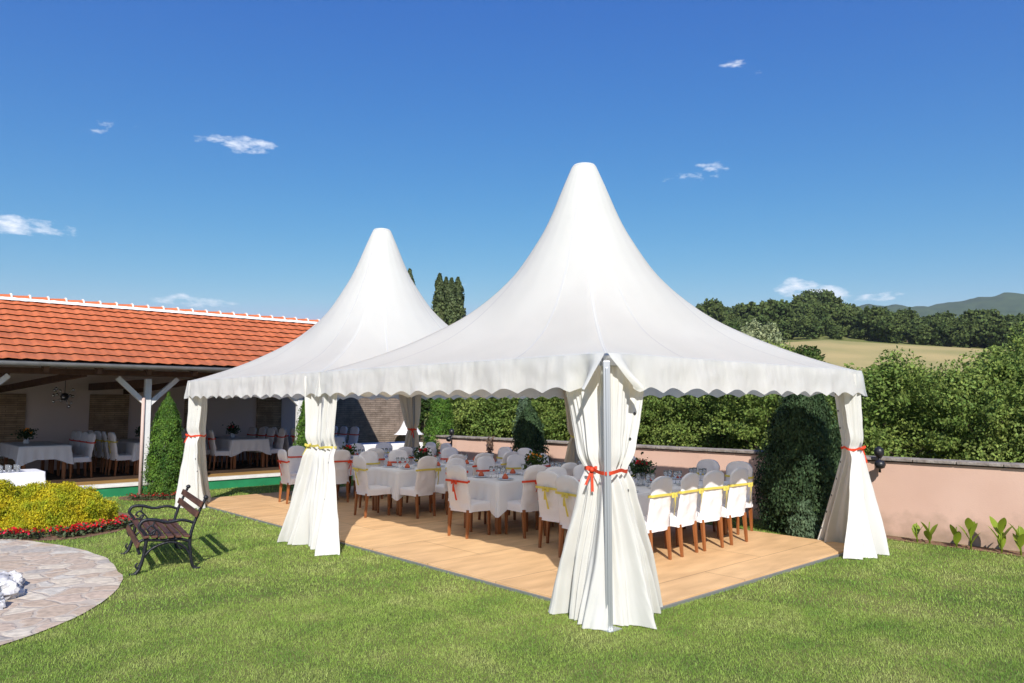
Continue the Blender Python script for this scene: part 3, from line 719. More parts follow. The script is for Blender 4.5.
def curtain(d1, n1, d2, n2, L0, L1, L2, seed, inset, flare=.17, tie=1.36, topz=2.36, folds=1.0):
    """folded curtain at a corner: wings along d1 and d2, n1 and n2 point outward"""
    b = MB(); n = 150; nv = 60
    bis = ((d1[0]+d2[0])*inset, (d1[1]+d2[1])*inset)
    def fn(u, v):
        z = topz*(1-v)+.010*v; s = (u-.5)*2
        if z > tie: t = (z-tie)/(topz-tie); e = t**.85; L = L1+(L0-L1)*e; am = .032+.05*e
        else: t = (tie-z)/tie; e = t**1.1; L = L1+(L2-L1)*e; am = .032+.13*e
        if flare == .16 and s > 0 and z < tie: L *= 1+.22*e
        l = s*L*(1+.12*noise.noise((seed*2.3, z*.9, 4)))
        q = s+.10*noise.noise((s*1.7, z*.7, seed+9))
        wv = 1.9*noise.noise((q*2.9*folds, z*.28, seed*1.7))+1.15*noise.noise((q*8.5*folds, z*.35, seed*2.1+5))+.5*noise.noise((q*19, z*.6, seed))
        # tight gathers near the tie
        gt = math.exp(-((z-tie)/.22)**2); wv += gt*.55*math.sin(s*19+seed)
        # crumples
        wv = wv*am+.007*noise.noise((s*5, z*6, seed+2))+.010*noise.noise((s*2.5+z*2, z*2.4, seed+7))
        out = -.045*e if z > tie else flare*e*(.8+.7*noise.noise((s*2.1, 5, seed)))
        pinch = .05*math.exp(-((z-tie)/.08)**2)
        k = 1/(1+math.exp(-l/.05)); ax = max(l, 0); ay = max(-l, 0)
        nx = n1[0]*k+n2[0]*(1-k); ny = n1[1]*k+n2[1]*(1-k); w_ = wv+out-pinch
        x = d1[0]*ax+d2[0]*ay+nx*w_+bis[0]; y = d1[1]*ax+d2[1]*ay+ny*w_+bis[1]
        zz = z+(.02*abs(noise.noise((s*6, seed, 1))) if v > .98 else 0)
        return (x, y, zz)
    b.grid(fn, n, nv); return b, fn
def band(pts_fn, z, h, t=.006, n=40):
    b = MB()
    def fn(u, v):
        x, y = pts_fn(u); return (x, y, z+h*(v-.5)+.008*math.sin(u*11))
    b.grid(fn, n, 3, closed=True); return b
def tie_ribbon(parent, fn, z, m, off, at, cx, cy, extra=None):
    """a ribbon round the gathered curtain; fn gives the curtain's points"""
    v_ = 1-(z-.01)/2.35
    front = [Vector(fn(i/24, v_)) for i in range(25)]
    c = sum(front, Vector())/25
    # outer hull of the gathered cloth
    pts = [(p-c).to_2d() for p in front]+([(Vector((*extra, 0))-c).to_2d()] if extra else []); loop = []
    for k in range(36):
        a = 2*math.pi*k/36; d = Vector((math.cos(a), math.sin(a)))
        loop.append(d*max(.05, max(p.dot(d) for p in pts)+.004) )
    hull = []
    for k in range(36):
        a = 2*math.pi*k/36; d = Vector((math.cos(a), math.sin(a)))
        r = min(loop[j].length/max(.2, loop[j].normalized().dot(d)) for j in range(36) if loop[j].normalized().dot(d) > .2)
        hull.append(d*(r+.012))
    b = MB()
    def rib(u, v):
        i = int(round(u*36)) % 36; p = hull[i]
        return (c.x+p.x+cx, c.y+p.y+cy, z+.032*(v-.5)+.012*math.sin(u*19)+.01*math.sin(u*6))
    b.grid(rib, 36, 3, closed=True)
    k_ = min(range(36), key=lambda i: (hull[i]-Vector(at)).length); kp = hull[k_]; kx, ky = c.x+cx+kp.x*1.04, c.y+cy+kp.y*1.04
    r_ = Vector((math.sin(ph_), -math.cos(ph_)))
    b.lathe([(.001,-.025),(.022,-.018),(.028,0),(.022,.018),(.001,.025)], (kx, ky, z), 10)
    for dx, ln in ((.03,.20),(-.035,.14)):
        b.grid(lambda u, v: (kx+r_.x*(dx*v+(u-.5)*.024)+kp.x*.2*v, ky+r_.y*(dx*v+(u-.5)*.024)+kp.y*.2*v, z-ln*v+.01*math.sin(u*3)), 2, 6)
        b.grid(lambda u, v: (kx+r_.x*math.copysign(.05, dx)*v, ky+r_.y*math.copysign(.05, dx)*v, z+(u-.5)*.032*(.4+math.sin(v*2.8))+.02*v), 2, 6)
    b.build('tie_ribbon', m, parent, smooth=True)
ph_ = .8344
def make_tent(cx, cy, label, open_corner, corners):
    a = S/2; t = empty('pagoda_tent', (cx, cy, 0), 0, label, 'tent', 'white pagoda tents')
    cb_, sw_ = canopy(a); cn_ = cb_.build('canopy', canvas, t, smooth=True); sw_.build('seam', seam_m, cn_, smooth=True)
    for side in range(4):
        c0 = .26 if (open_corner and side == 0) else 0; c1 = .10 if (open_corner and side == 3) else 0
        valance(side, a, c0, c1).build('valance', valance_m, t, smooth=True)
    b = MB()
    for s in (-1, 1):
        b.box((0, s*(a-.05), H-.06), (2*a-.1, .05, .09)); b.box((s*(a-.05), 0, H-.06), (.05, 2*a-.2, .09))
    b.build('eave_beam', alu, t)
    for sx, sy, rib, seed, front in corners:
        b = MB(); px, py = sx*(a-.035), sy*(a-.035)
        if front == 2:
            px, py = sx*(a-.0), sy*(a-.0)
            b.box((0,0,H/2-.035), (.062,.062,H-.07), Matrix.Rotation(R(45), 3, 'Z')); b.box((-.030,-.030,H/2-.06), (.008,.022,H-.14), Matrix.Rotation(R(45), 3, 'Z'))
            b.box((0,0,.006),(.16,.16,.012))
            b.v = [(v[0]+px, v[1]+py, v[2]) for v in b.v]
        else:
            b.box((px, py, H/2-.05), (.06,.06,H-.1)); b.box((px, py, .006), (.14,.14,.012))
        b.build('post', alu, t, bevel=.004)
        inset = .05 if front == 2 else 0
        L0, L1, L2, fl_ = {2: (.66,.31,.70,.16), 1: (.36,.20,.55,.16), 0: (.50,.19,.42,.06), 3: (.44,.38,.84,.22), 4: (.36,.25,.78,.36), 5: (.36,.33,.62,.14)}[front]
        dx_, nx_, dy_, ny_ = (-sx, 0), (0, sy), (0, -sy), (sx, 0)
        if front == 3: dx_, nx_ = (0, 1), (-1, 0)       # both wings along the left side, one per tent
        cb, fn = curtain(dx_, nx_, dy_, ny_, L0, L1, L2, seed, inset, fl_)
        cb.v = [(v[0]+sx*a, v[1]+sy*a, v[2]) for v in cb.v]
        co = cb.build('curtain', lining_m if front == 0 else curtain_m, t, smooth=True)
        at = {2: (-.3,.12), 1: (-.2,-.1), 0: (-.1,-.1), 3: (-.1,.3), 4: (.25,-.1), 5: (-.2,.1)}[front]
        tie_ribbon(co, fn, 1.36, rib, inset, at, sx*a, sy*a, (sx*.045, sy*.045) if front == 2 else None)
        if front:
            eb = MB()
            for j in range(9):
                z = .22+.235*j; u_ = {2: .93, 3: .10, 4: .06, 5: .10}.get(front, .9)
                p = Vector(fn(u_, 1-(z-.01)/2.35)); q = Vector(fn(u_+.01, 1-(z-.01)/2.35)); tn = (q-p).normalized()
                nn = tn.cross(Vector((0,0,1))).normalized(); k0 = len(eb.v)
                vd = Vector((p.x+sx*a, p.y+sy*a))-Vector((-cx, -cy))
                if nn.to_2d().dot(vd) > 0: nn = -nn
                eb.lathe([(.004,0),(.012,.002),(.015,0),(.012,-.004)], (0,0,0), 8)
                for q_ in range(k0, len(eb.v)):
                    v = eb.v[q_]; w3 = p+tn*v[0]+Vector((0,0,v[1]))+nn*(v[2]+.006); eb.v[q_] = (w3.x+sx*a, w3.y+sy*a, w3.z)
            eb.build('eyelets', black, co)
    return t
make_tent(X0+S/2, Y0+S/2, 'nearest white pagoda tent with tall peak and open front corner', True,
          [(-1,-1,ribbon_red,1,2),(1,-1,ribbon_red,2,4),(-1,1,ribbon_yel,3,3),(1,1,ribbon_yel,4,0)])
make_tent(X0+S/2, Y0+1.5*S+.03, 'farther white pagoda tent on the left, next to the tiled pavilion', False,
          [(-1,1,ribbon_red,6,5),(1,1,ribbon_red,7,0)])

# ------------------------------------------------------------------ chairs
def chair_cover(seed):
    b = MB(); z0 = .365; nz = lambda x, y, z, s=7: noise.noise((x*s+seed*3.1, y*s, z*s))
    HB = lambda u: .915+.115*math.sqrt(max(0, 1-(abs(u)**2.3)*.985))
    def back(u, v, s):
        uu = (u-.5)*2; z = z0+v*(HB(uu)-z0); wdt = .225-.012*v+(.012 if v < .1 else 0); x = uu*wdt
        tilt = max(0, z-.45)*.15
        th = .034*(1-abs(uu)**6*.75)*(1 if v < .93 else .75)
        y = -.205-tilt+s*th
        y += s*.014*nz(x, s, z)+s*.009*nz(x, s, z, 15)+.006*noise.noise((x*4, z*22, seed)); return (x, y, z)
    nu, nv = 14, 20
    b.grid(lambda u, v: back(u, v, -1), nu, nv); b.grid(lambda u, v: back(1-u, v, 1), nu, nv)
    # close the rim
    o1 = 0; o2 = (nu+1)*(nv+1); W = nu+1; rim = []
    for j in range(nv):
        rim.append((j*W, (j+1)*W, o2+(j+1)*W+nu, o2+j*W+nu)); rim.append((j*W+nu, o2+j*W, o2+(j+1)*W, (j+1)*W+nu))
    for i in range(nu): rim.append((nv*W+i, nv*W+i+1, o2+nv*W+nu-i-1, o2+nv*W+nu-i))
    b.f += rim; b.m += [0]*len(rim)
    # seat with skirt
    per = []
    m = 10
    xs = .226; y0, y1 = -.20, .235
    for i in range(m): per.append((-xs+2*xs*i/m, y1))
    for i in range(m): per.append((xs, y1-(y1-y0)*i/m))
    for i in range(m): per.append((xs-2*xs*i/m, y0))
    for i in range(m): per.append((-xs, y0+(y1-y0)*i/m))
    cx, cy = 0, (y0+y1)/2; n = len(per)
    rings = [(.05,.485),(.5,.488),(.86,.486),(.97,.476),(1.0,.455),(1.015,.41),(1.03,.365)]
    vs = []; fs = []
    for sc, z in rings:
        for i, (x, y) in enumerate(per):
            w_ = .013*nz(x, y, z, 10) if sc >= .97 else .004*nz(x, y, z)
            zz = z+(.012*nz(x, y, 0, 4) if z < .38 else 0)
            vs.append(((x-cx)*sc*(1+w_*2)+cx, (y-cy)*sc+cy+w_, zz))
    for j in range(len(rings)-1):
        for i in range(n): fs.append((j*n+i, j*n+(i+1)%n, (j+1)*n+(i+1)%n, (j+1)*n+i))
    b.add(vs, fs); return b
def sash(kind):
    b = MB(); z = .80; ty = -.205-.35*.15
    loop = [(.235,-.045),(.235,.045),(.0,.052),(-.235,.045),(-.235,-.045),(0,-.05)]
    P = [Vector((p[0], p[1], 0)) for p in ((.228,0),(.2,.046),(0,.050),(-.2,.046),(-.228,0),(-.2,-.046),(0,-.050),(.2,-.046))]; n = len(P)
    def pf(u, v):
        f = u*n; i = int(f) % n; t = f-int(f); p0, p1, p2, p3 = P[i-1], P[i], P[(i+1)%n], P[(i+2)%n]
        q = .5*((2*p1)+(p2-p0)*t+(2*p0-5*p1+4*p2-p3)*t*t+(3*p1-p0-3*p2+p3)*t*t*t)
        return (q.x, q.y+ty, z+.030*(v-.5)-.02*(abs(math.sin(math.pi*u*2)) < .25)*0+.006*math.sin(9*u+n))
    b.grid(pf, 40, 2, closed=True)
    kx, ky = {'c': (0,-.06), 's': (.20,-.055), 'l': (-.14,-.06)}[kind]; ky += ty
    b.lathe([(.001,-.022),(.022,-.014),(.028,0),(.022,.014),(.001,.022)], (kx, ky, z), 10)
    for dx, ln, w_ in ((.012,.27,.028),(-.02,.15,.026)):
        b.grid(lambda u, v: (kx+dx*v*1.6+(u-.5)*w_*(.6+.4*v), ky-.018-.01*math.sin(v*3+u)+.14*ln*v, z-ln*v), 2, 6)
    for sgn in (-1, 1):
        b.grid(lambda u, v: (kx+sgn*.065*v, ky-.01-.014*math.sin(v*3.1), z-.012*v+(u-.5)*.045*(.5+math.sin(v*2.6))), 2, 5)
    return b
def make_chair(m, kind, seed):
    t = empty('banquet_chair')
    chair_cover(seed).build('chair_cover', cover_m, t, smooth=True)
    sash(kind).build('sash', m, t, smooth=True)
    for x in (-.19, .19):
        for y in (-.215, .20):
            b = MB(); s = .042; k = 1 if y > 0 else 1.15
            b.v = []; b.add([(x-s/2*k,y-s/2*k,.40),(x+s/2*k,y-s/2*k,.40),(x+s/2*k,y+s/2*k,.40),(x-s/2*k,y+s/2*k,.40),
                   (x-s*.38,y-s*.38+(-.03 if y<0 else 0),0),(x+s*.38,y-s*.38+(-.03 if y<0 else 0),0),(x+s*.38,y+s*.38+(-.03 if y<0 else 0),0),(x-s*.38,y+s*.38+(-.03 if y<0 else 0),0)],
                  [(0,1,2,3),(7,6,5,4),(0,4,5,1),(1,5,6,2),(2,6,7,3),(3,7,4,0)])
            b.build('leg', legwood, t, bevel=.003)
    return t
CH = {}
for c, m in (('red', ribbon_red), ('yellow', ribbon_yel)):
    for kd in 'csl': CH[c+kd] = [make_chair(m, kd, len(CH)+1), False]
FZ = .05
def chair(x, y, face, col, kd, label, group, z=FZ):
    """face: direction the sitter looks, degrees from +X"""
    p = CH[col+kd]
    o = copy_tree(p[0]) if p[1] else p[0]; p[1] = True
    o.location = (x+g.uniform(-.02,.02), y+g.uniform(-.02,.02), z); o.rotation_euler = (0, 0, R(face-90+g.uniform(-6,6))); tag(o, label, 'chair', group); return o

# ------------------------------------------------------------------ tables
def cloth_mesh(lx, ly, zt, d, seed, corner=.50):
    b = MB(); g3 = random.Random(seed); per = []; m = 22
    hx, hy = lx/2, ly/2; rc = .05
    def edge(a, c, n): return [(a[0]+(c[0]-a[0])*i/n, a[1]+(c[1]-a[1])*i/n) for i in range(n)]
    def corn(cx, cy, a0): return [(cx+rc*math.cos(a0+R(90)*i/6), cy+rc*math.sin(a0+R(90)*i/6)) for i in range(6)]
    per += edge((-hx+rc,-hy),(hx-rc,-hy),m)+corn(hx-rc,-hy+rc,R(-90))+edge((hx,-hy+rc),(hx,hy-rc),m)+corn(hx-rc,hy-rc,0)
    per += edge((hx-rc,hy),(-hx+rc,hy),m)+corn(-hx+rc,hy-rc,R(90))+edge((-hx,hy-rc),(-hx,-hy+rc),m)+corn(-hx+rc,-hy+rc,R(180))
    n = len(per); vs = []; fs = []
    for sc in (.02,.4,.75,.97):
        for x, y in per: vs.append((x*sc, y*sc, zt+.0015*noise.noise((x*4, y*4, seed))))
    for x, y in per: vs.append((x, y, zt-.004))
    NV = 8
    for j in range(1, NV+1):
        v = j/NV
        for i, (x, y) in enumerate(per):
            cxx = max(0, 1-(hx-abs(x))/.34); cyy = max(0, 1-(hy-abs(y))/.34); cr = max(0, cxx+cyy-1) if (cxx and cyy) else 0
            cr = min(1, cr)**1.3
            dr = (d+(corner-d)*cr+.015*noise.noise((x*2, y*2, seed)))*v
            nx = 1 if x > hx-.06 else (-1 if x < -hx+.06 else 0); ny = 1 if y > hy-.06 else (-1 if y < -hy+.06 else 0)
            s_ = i/n*2*math.pi
            out = v*(.02+.022*math.sin(s_*23+seed)+.018*noise.noise((x*5, y*5, seed)))+.05*cr*v
            if nx and ny: out *= .75
            vs.append((x+nx*out, y+ny*out, zt-.004-dr))
    tot = 5+NV
    for j in range(tot-1):
        for i in range(n): fs.append((j*n+i, j*n+(i+1)%n, (j+1)*n+(i+1)%n, (j+1)*n+i))
    b.add(vs, fs); return b
def table(x, y, lx, ly, name, z=FZ, seed=1, d=.30, corner=.52, drop_m=linen, zt=.76):
    t = empty('banquet_table', (x, y, z), 0, f'wooden table under the white cloth, {name}', 'table', 'banquet tables')
    b = MB(); b.box((0,0,zt-.02), (lx-.03, ly-.03, .03)); b.build('tabletop', legwood, t)
    for sx in (-1,1):
        for sy in (-1,1):
            b = MB(); b.box((sx*(lx/2-.12), sy*(ly/2-.12), (zt-.035)/2), (.07,.07,zt-.035)); b.build('leg', legwood, t, bevel=.004)
    c = cloth_mesh(lx, ly, zt+.008, d, seed, corner).build('tablecloth', drop_m, None, smooth=True, loc=(x, y, z))
    tag(c, f'white cloth draped over the {name}', 'tablecloth', 'white tablecloths')
# place setting things
def mk_plate():
    t = empty('dinner_plate'); b = MB(); b.lathe([(.001,.006),(.08,.006),(.10,.012),(.132,.020),(.134,.016),(.09,.001),(.001,.001)], n=24); b.build('rim', porcelain, t, smooth=True)
    b = MB(); b.lathe([(.001,.014),(.075,.014),(.088,.02),(.09,.017),(.06,.008)], n=20); b.build('salad_plate', bluen, t, smooth=True)
    b = MB(); b.lathe([(.045,.015),(.05,.04),(.02,.085),(.001,.10)], n=7); b.build('folded_napkin', napkin, t)
    return t
def mk_glass():
    t = empty('wine_glass'); b = MB(); b.lathe([(.001,.002),(.033,.003),(.005,.01),(.004,.08),(.022,.10),(.034,.135),(.031,.18),(.029,.18),(.032,.135),(.02,.103),(.001,.092)], n=14)
    b.build('bowl', glass_m, t, smooth=True); return t
PL, GL = mk_plate(), mk_glass(); plu = glu = False
def flowers(x, y, z, label, m1, seed, s=1.0):
    t = empty('flower_vase', (x, y, z), 0, label, 'flowers', 'table flower arrangements'); g2 = np.random.default_rng(seed); t.scale = (s,s,s)
    b = MB(); b.lathe([(.001,.0),(.05,.0),(.06,.03),(.045,.09),(.055,.11),(.045,.11),(.001,.10)], n=16); b.build('vase', porcelain if seed % 2 else legwood, t, smooth=True)
    n = 420; P = g2.normal(0,.075,(n,3)); P[:,2] = P[:,2]*.8+.20; P[:,2] = np.maximum(P[:,2],.10)
    link('leaves', leaf_mesh('leaves', P, P-[0,0,.15], g2.uniform(.03,.07,n), leaf_cyp if seed % 2 else leaf_dark, 1.6), t)
    for k in range(7):
        a = g2.uniform(0,6.28); r = g2.uniform(.02,.11); c = np.array([r*math.cos(a), r*math.sin(a), .30-r*.5+g2.uniform(-.02,.03)])
        n = 24; d = g2.normal(0,1,(n,3)); d /= np.linalg.norm(d,axis=1)[:,None]
        link('blossom', leaf_mesh('blossom', c+d*.022, d, g2.uniform(.02,.035,n), m1, 1.0, .3), t)
def settings(x, y, lx, ly, z, nx, name):
    global plu, glu
    k = 0
    for sy in (-1, 1):
        for i in range(nx):
            px = x-lx/2+lx*(i+.5)/nx; py = y+sy*(ly/2-.20)
            o = copy_tree(PL) if plu else PL; plu = True
            o.location = (px, py, z); o.rotation_euler = (0,0,g.uniform(0,6)); tag(o, f'blue and white plate with napkin laid on the {name}', 'plate', f'plates on the {name}')
            for dx in (-.06, .04):
                o = copy_tree(GL) if glu else GL; glu = True
                o.location = (px+dx+.1, y+sy*(ly/2-.40), z); tag(o, f'stemmed glass standing on the {name}', 'glass', f'glasses on the {name}')
ords = ['first', 'second', 'third', 'fourth', 'fifth']
# tent tables: (y of the camera-side chair backs, name, sashes of: camera side, left end (near, far), wall side, right end)
TT = [
 dict(row=5.66, xs=[7.56,8.18,8.73,9.34], cam=['ys','ys','ys','ys'], end=[('yc',7.09,6.44),('yc',7.36,7.12)], wall=['yl','rc','yc','yc'], rend=['yc','yc'], name='nearest tent table', x0=7.42, x1=9.95, w=.97),
 dict(row=7.92, xs=[7.64,8.28,8.9,9.5], cam=['rc','rc','yc','rc'], end=[('rc',7.05,8.68)], wall=['rc','rc','yc','rc'], rend=['yc','rc'], name='second tent table', x0=7.27, x1=9.95, w=.97),
 dict(row=10.52, xs=[7.54,8.2,8.82,9.45], cam=['ys','yc','rc','yc'], end=[('yc',7.06,11.33)], wall=['yc','rc','yc','rc'], rend=['rc','yc'], name='third tent table', x0=7.27, x1=9.95, w=.97),
 dict(row=13.15, xs=[7.42,8.2,8.87,9.5], cam=['rs','rc','rc','rc'], end=[('rc',6.84,13.86)], wall=['rc','rc','rc','yc'], rend=['rc','rc'], name='farthest tent table', x0=7.27, x1=9.95, w=.95),
]
cn = {'r': 'red', 'y': 'yellow'}
for ti, T in enumerate(TT):
    yb = T['row']; cy = yb+.42+T['w']/2; cx = (T['x0']+T['x1'])/2; lx = T['x1']-T['x0']; nm = T['name']
    for i, (x, c) in enumerate(zip(T['xs'], T['cam'])):
        chair(x, yb+.25, 90, cn[c[0]], c[1], f'{cn[c[0]]}-sashed white chair, {ords[i]} from left on the near side of the {nm}', 'white covered chairs in the tents')
    for i, (x, c) in enumerate(zip(T['xs'], T['wall'])):
        chair(x+.02, yb+.42+T['w']+.17, -90, cn[c[0]], c[1], f'{cn[c[0]]}-sashed white chair, {ords[i]} from left on the far side of the {nm}', 'white covered chairs in the tents')
    for i, (c, x, y) in enumerate(T['end']):
        chair(x, y, 0, cn[c[0]], c[1], f'{cn[c[0]]}-sashed white chair at the left end of the {nm}'+([', nearer one', ', farther one'][i] if ti == 0 else ''), 'white covered chairs in the tents')
    for i, c in enumerate(T['rend']):
        chair(T['x1']+.2, cy-.3+.6*i, 180, cn[c[0]], c[1], f'{cn[c[0]]}-sashed white chair, {["nearer","farther"][i]} of two at the right end of the {nm}', 'white covered chairs in the tents')
    table(cx, cy, lx, T['w'], nm, seed=ti+1)
    settings(cx, cy, lx, T['w'], FZ+.769, 4, nm)
    fx, m1 = [(8.55, petal_red), (8.45, petal_or), (8.05, petal_red), (8.1, petal_red)][ti]
    flowers(fx, cy+[.15,-.05,-.1,0][ti], FZ+.769, ['red-flowered', 'orange-flowered', 'dark leafy', 'small dark leafy'][ti]+f' vase on the {nm}', m1, 21+ti, [1.15,1.1,1.1,.9][ti])

for p in CH.values():
    if not p[1]: p.append(1)
# ------------------------------------------------------------------ pavilion
YF, YE, YB, PX0, PX1 = 17.6, 17.0, 22.5, -3.0, 11.45
RY, RZ, EZ = 20.5, 4.36, 2.80
pv = empty('pavilion', (0,0,0), 0, 'open-fronted pavilion with orange tiled roof beside the far tent', 'building')
b = MB(); b.box(((PX0+PX1)/2, (YF+.02+YB)/2, .10), (PX1-PX0, YB-YF-.02, .20)); b.build('plinth', green_paint, pv)
b = MB(); b.box(((PX0+PX1)/2, YF+.12, .2325), (PX1-PX0+.02, .26, .065)); b.build('plinth_lip', white_slab, pv, bevel=.006)
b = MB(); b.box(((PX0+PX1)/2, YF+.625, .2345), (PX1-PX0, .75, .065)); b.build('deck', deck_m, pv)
b = MB(); b.box(((PX0+PX1)/2, (YF+1.0+YB)/2, .2335), (PX1-PX0, YB-YF-1.0, .063)); b.build('deck', mat('painted_shade_floor', (.075,.045,.028), .6, var=.3, vscale=3), pv)  # floor behind the front strip, roof shade put into its dark colour
# back wall, with inset stone panels
b = MB(); b.box(((PX0+12.3)/2, YB+.15, 1.75), (12.3-PX0, .25, 3.5)); b.build('back_wall', interior, pv)
for x0, x1 in ((1.5,3.68),(5.14,6.1),(7.6,8.2),(9.76,10.55)):
    b = MB(); b.box(((x0+x1)/2, YB+.0, 1.25), (x1-x0, .07, 1.95)); b.build('stone_panel', stone_panel, pv)
b = MB(); b.box((-2.9, (YF+YB)/2+1, 1.6), (.2, YB-YF-2, 2.6)); b.build('side_wall', interior, pv)
# roof tiles
def roof_slope(front=True):
    b = MB(); nc = 10; sgn = 1 if front else -1; ye = YE-.05 if front else 2*RY-YE+.05
    tw = .30; nt = int((PX1+.15-PX0)/tw); per = 8
    for c in range(nc):
        z0, z1 = c/nc, (c+1.12)/nc if c < nc-1 else (c+1)/nc
        rows = []
        for vv, lift in ((z0, .034), (z0+.001, .052), (z0+(z1-z0)*.5, .030), (z1, -.002)):
            y = ye+(RY-ye)*vv; z = EZ+(RZ-EZ)*vv+lift
            row = []
            for i in range(nt*per+1):
                u = (i % per)/per; w_ = .008*math.sin(2*math.pi*u)+.004*math.sin(4*math.pi*u)
                st = .003*noise.noise((i//per*3.7, c*5.1, 0)); row.append((PX0+i*tw/per, y, z+w_+st))
            rows.append(row)
        W = nt*per+1; vs = [p for r in rows for p in r]; fs = []
        for j in range(3):
            for i in range(W-1):
                q = (j*W+i, j*W+i+1, (j+1)*W+i+1, (j+1)*W+i); fs.append(q if front else q[::-1])
        b.add(vs, fs)
    return b
rf = roof_slope(True).build('roof', tile_m, pv, smooth=False)
roof_slope(False).build('roof', tile_m, pv)
b = MB()
x = PX0
while x < PX1:
    b.tube([(x, RY, RZ+.02), (x+.40, RY, RZ+.035)], [.085, .10], 12); x += .37
b.build('ridge_tiles', tile_m, rf, smooth=False)
b = MB()
for s in (-1, 1):
    b.grid(lambda u, v: (PX0+(PX1-PX0)*u, RY+s*(.10+.085*v+.012*noise.noise((u*90, v, s))), RZ+.055-.075*v+.012*noise.noise((u*120, v*2, 7))), 240, 3)
x = PX0
while x < PX1: b.tube([(x+.385, RY, RZ+.04), (x+.42, RY, RZ+.045)], [.12, .115], 12); x += .37
b.build('ridge_mortar', mortar, rf)
# ceiling boards and rafters
b = MB(); th = .05
for s in (1, -1):
    ye = YE if s == 1 else 2*RY-YE
    b.add([(PX0,ye,EZ-.08),(PX1+.05,ye,EZ-.08),(PX1+.05,RY,RZ-.08),(PX0,RY,RZ-.08)], [(0,1,2,3)])
b.build('ceiling_boards', darkwood, pv)
b = MB(); x = PX0+.4
while x < PX1:
    b.beam((x, YE+.02, EZ-.155), (x, RY, RZ-.16), .09, .13); x += .95
b.build('rafters', darkwood, pv)
b = MB(); b.box(((PX0+PX1)/2, YF+.05, 2.63), (PX1-PX0, .14, .12)); b.box(((PX0+PX1)/2, RY, 4.05), (PX1-PX0, .14, .18)); b.build('eave_beam', darkwood, pv)
b = MB()
for x in (1.95, 5.16, 8.4, 11.35): b.beam((x, YF+.1, 2.42), (x, YB, 2.42), .14, .18)
for x in (2.6, 4.0, 7.0, 9.7): b.beam((x-1.0, YB-.02, 2.3), (x, YF+.5, 2.62), .12, .14)
b.build('tie_beams', darkwood, pv)
# gutter
b = MB()
def gut(u, v):
    a = math.pi*v; return (PX0+(PX1+.1-PX0)*u, YE-.07-.065*math.cos(a), EZ-.03-.075*math.sin(a))
b.grid(gut, 20, 10); b.grid(lambda u, v: (lambda p: (p[0], p[1]+.006*math.cos(math.pi*v), p[2]+.008))(gut(u, v)), 20, 10)
b.box(((PX0+PX1)/2, YE+.03, EZ-.05), (PX1-PX0+.1, .02, .10)); b.build('gutter', gutter_m, pv, smooth=True)
for x in (1.95, 5.16, 8.76, 9.62):
    b = MB(); b.box((x, YF+.05, 1.39), (.13,.13,2.24)); b.build('post', white_paint, pv, bevel=.006)
    for s in (-1, 1):
        b = MB(); b.beam((x+s*.04, YF+.05, 1.97), (x+s*.62, YF+.05, 2.53), .09, .10); b.build('brace', white_paint, pv)
b = MB(); b.tube([(5.06, YF-.03, .02), (5.06, YF-.03, 2.1)], .035, 10); b.build('downpipe', mat('pinkish_pipe', (.55,.42,.38), .6), pv, smooth=True)
# gable infill
b = MB(); b.add([(PX1-.1,YE+.3,EZ+.05),(PX1-.1,2*RY-YE-.3,EZ+.05),(PX1-.1,RY,RZ-.1),(PX1-.15,YE+.3,EZ+.05),(PX1-.15,2*RY-YE-.3,EZ+.05),(PX1-.15,RY,RZ-.1)], [(0,1,2),(5,4,3),(0,3,4,1),(1,4,5,2),(2,5,3,0)]); b.build('gable', darkwood, pv)

# stone wall to the right of the pavilion
sw = empty('stone_wall', (0,0,0), 0, 'brown stone-clad wall continuing right of the pavilion', 'wall')
b = MB(); b.box((13.8, YB+.12, 1.5), (3.0, .25, 3.0)); b.build('cladding', stone_wall_m, sw)
b = MB(); b.box((13.8, YB+.12, 3.03), (3.06, .33, .06)); b.build('coping', coping_m, sw)

# chandelier
t = empty('sputnik_lamp', (4.3, 21.3, 2.15), 0, 'hanging lamp with many small chrome balls in the pavilion', 'lamp')
b = MB(); b.tube([(0,0,.1),(0,0,2.0)], .008, 6); b.build('cord', black, t)
b = MB(); b.lathe([(.001,-.1),(.07,-.07),(.1,0),(.07,.07),(.001,.1)], n=16); b.build('core', black, t, smooth=True)
g3 = random.Random(9)
for k in range(14):
    d = Vector((g3.gauss(0,1), g3.gauss(0,1), g3.gauss(0,.8))).normalized(); b = MB(); b.tube([d*.08, d*.24], .006, 5); c = d*.27
    b.lathe([(.001,-.04),(.028,-.028),(.04,0),(.028,.028),(.001,.04)], c, 12); b.build('arm', chrome, t, smooth=True)

# pavilion tables, long axis away from the lawn
PZ = .267
for ti, cx in enumerate((3.62, 5.97, 8.33, 10.62)):
    nm = ['leftmost pavilion table', 'second pavilion table', 'third pavilion table', 'rightmost pavilion table'][ti]
    table(cx, 20.75, 1.02, 2.5, nm, z=PZ, seed=20+ti, d=.30, corner=.45)
    cc = ['red', 'yellow', 'red', 'red'][ti]; cl = ['red', 'yellow', 'red', 'red'][ti]
    for i in range(4):
        y = 19.75+.62*i
        chair(cx+.68, y, 180, cc, 'c', f'{cc}-sashed white chair, {ords[i]} from the front, right of the {nm}', 'white covered chairs in the pavilion', PZ)
        if not (ti == 0): chair(cx-.68, y, 0, cl, 'c' if ti != 2 else 'c', f'{cl}-sashed white chair, {ords[i]} from the front, left of the {nm}', 'white covered chairs in the pavilion', PZ)
    flowers(cx+.05-.2*(ti == 0), 20.9, PZ+.769, f'dark leafy flower bowl on the {nm}', [petal_or, petal_red, petal_red, petal_red][ti], 31+2*ti, 1.1)
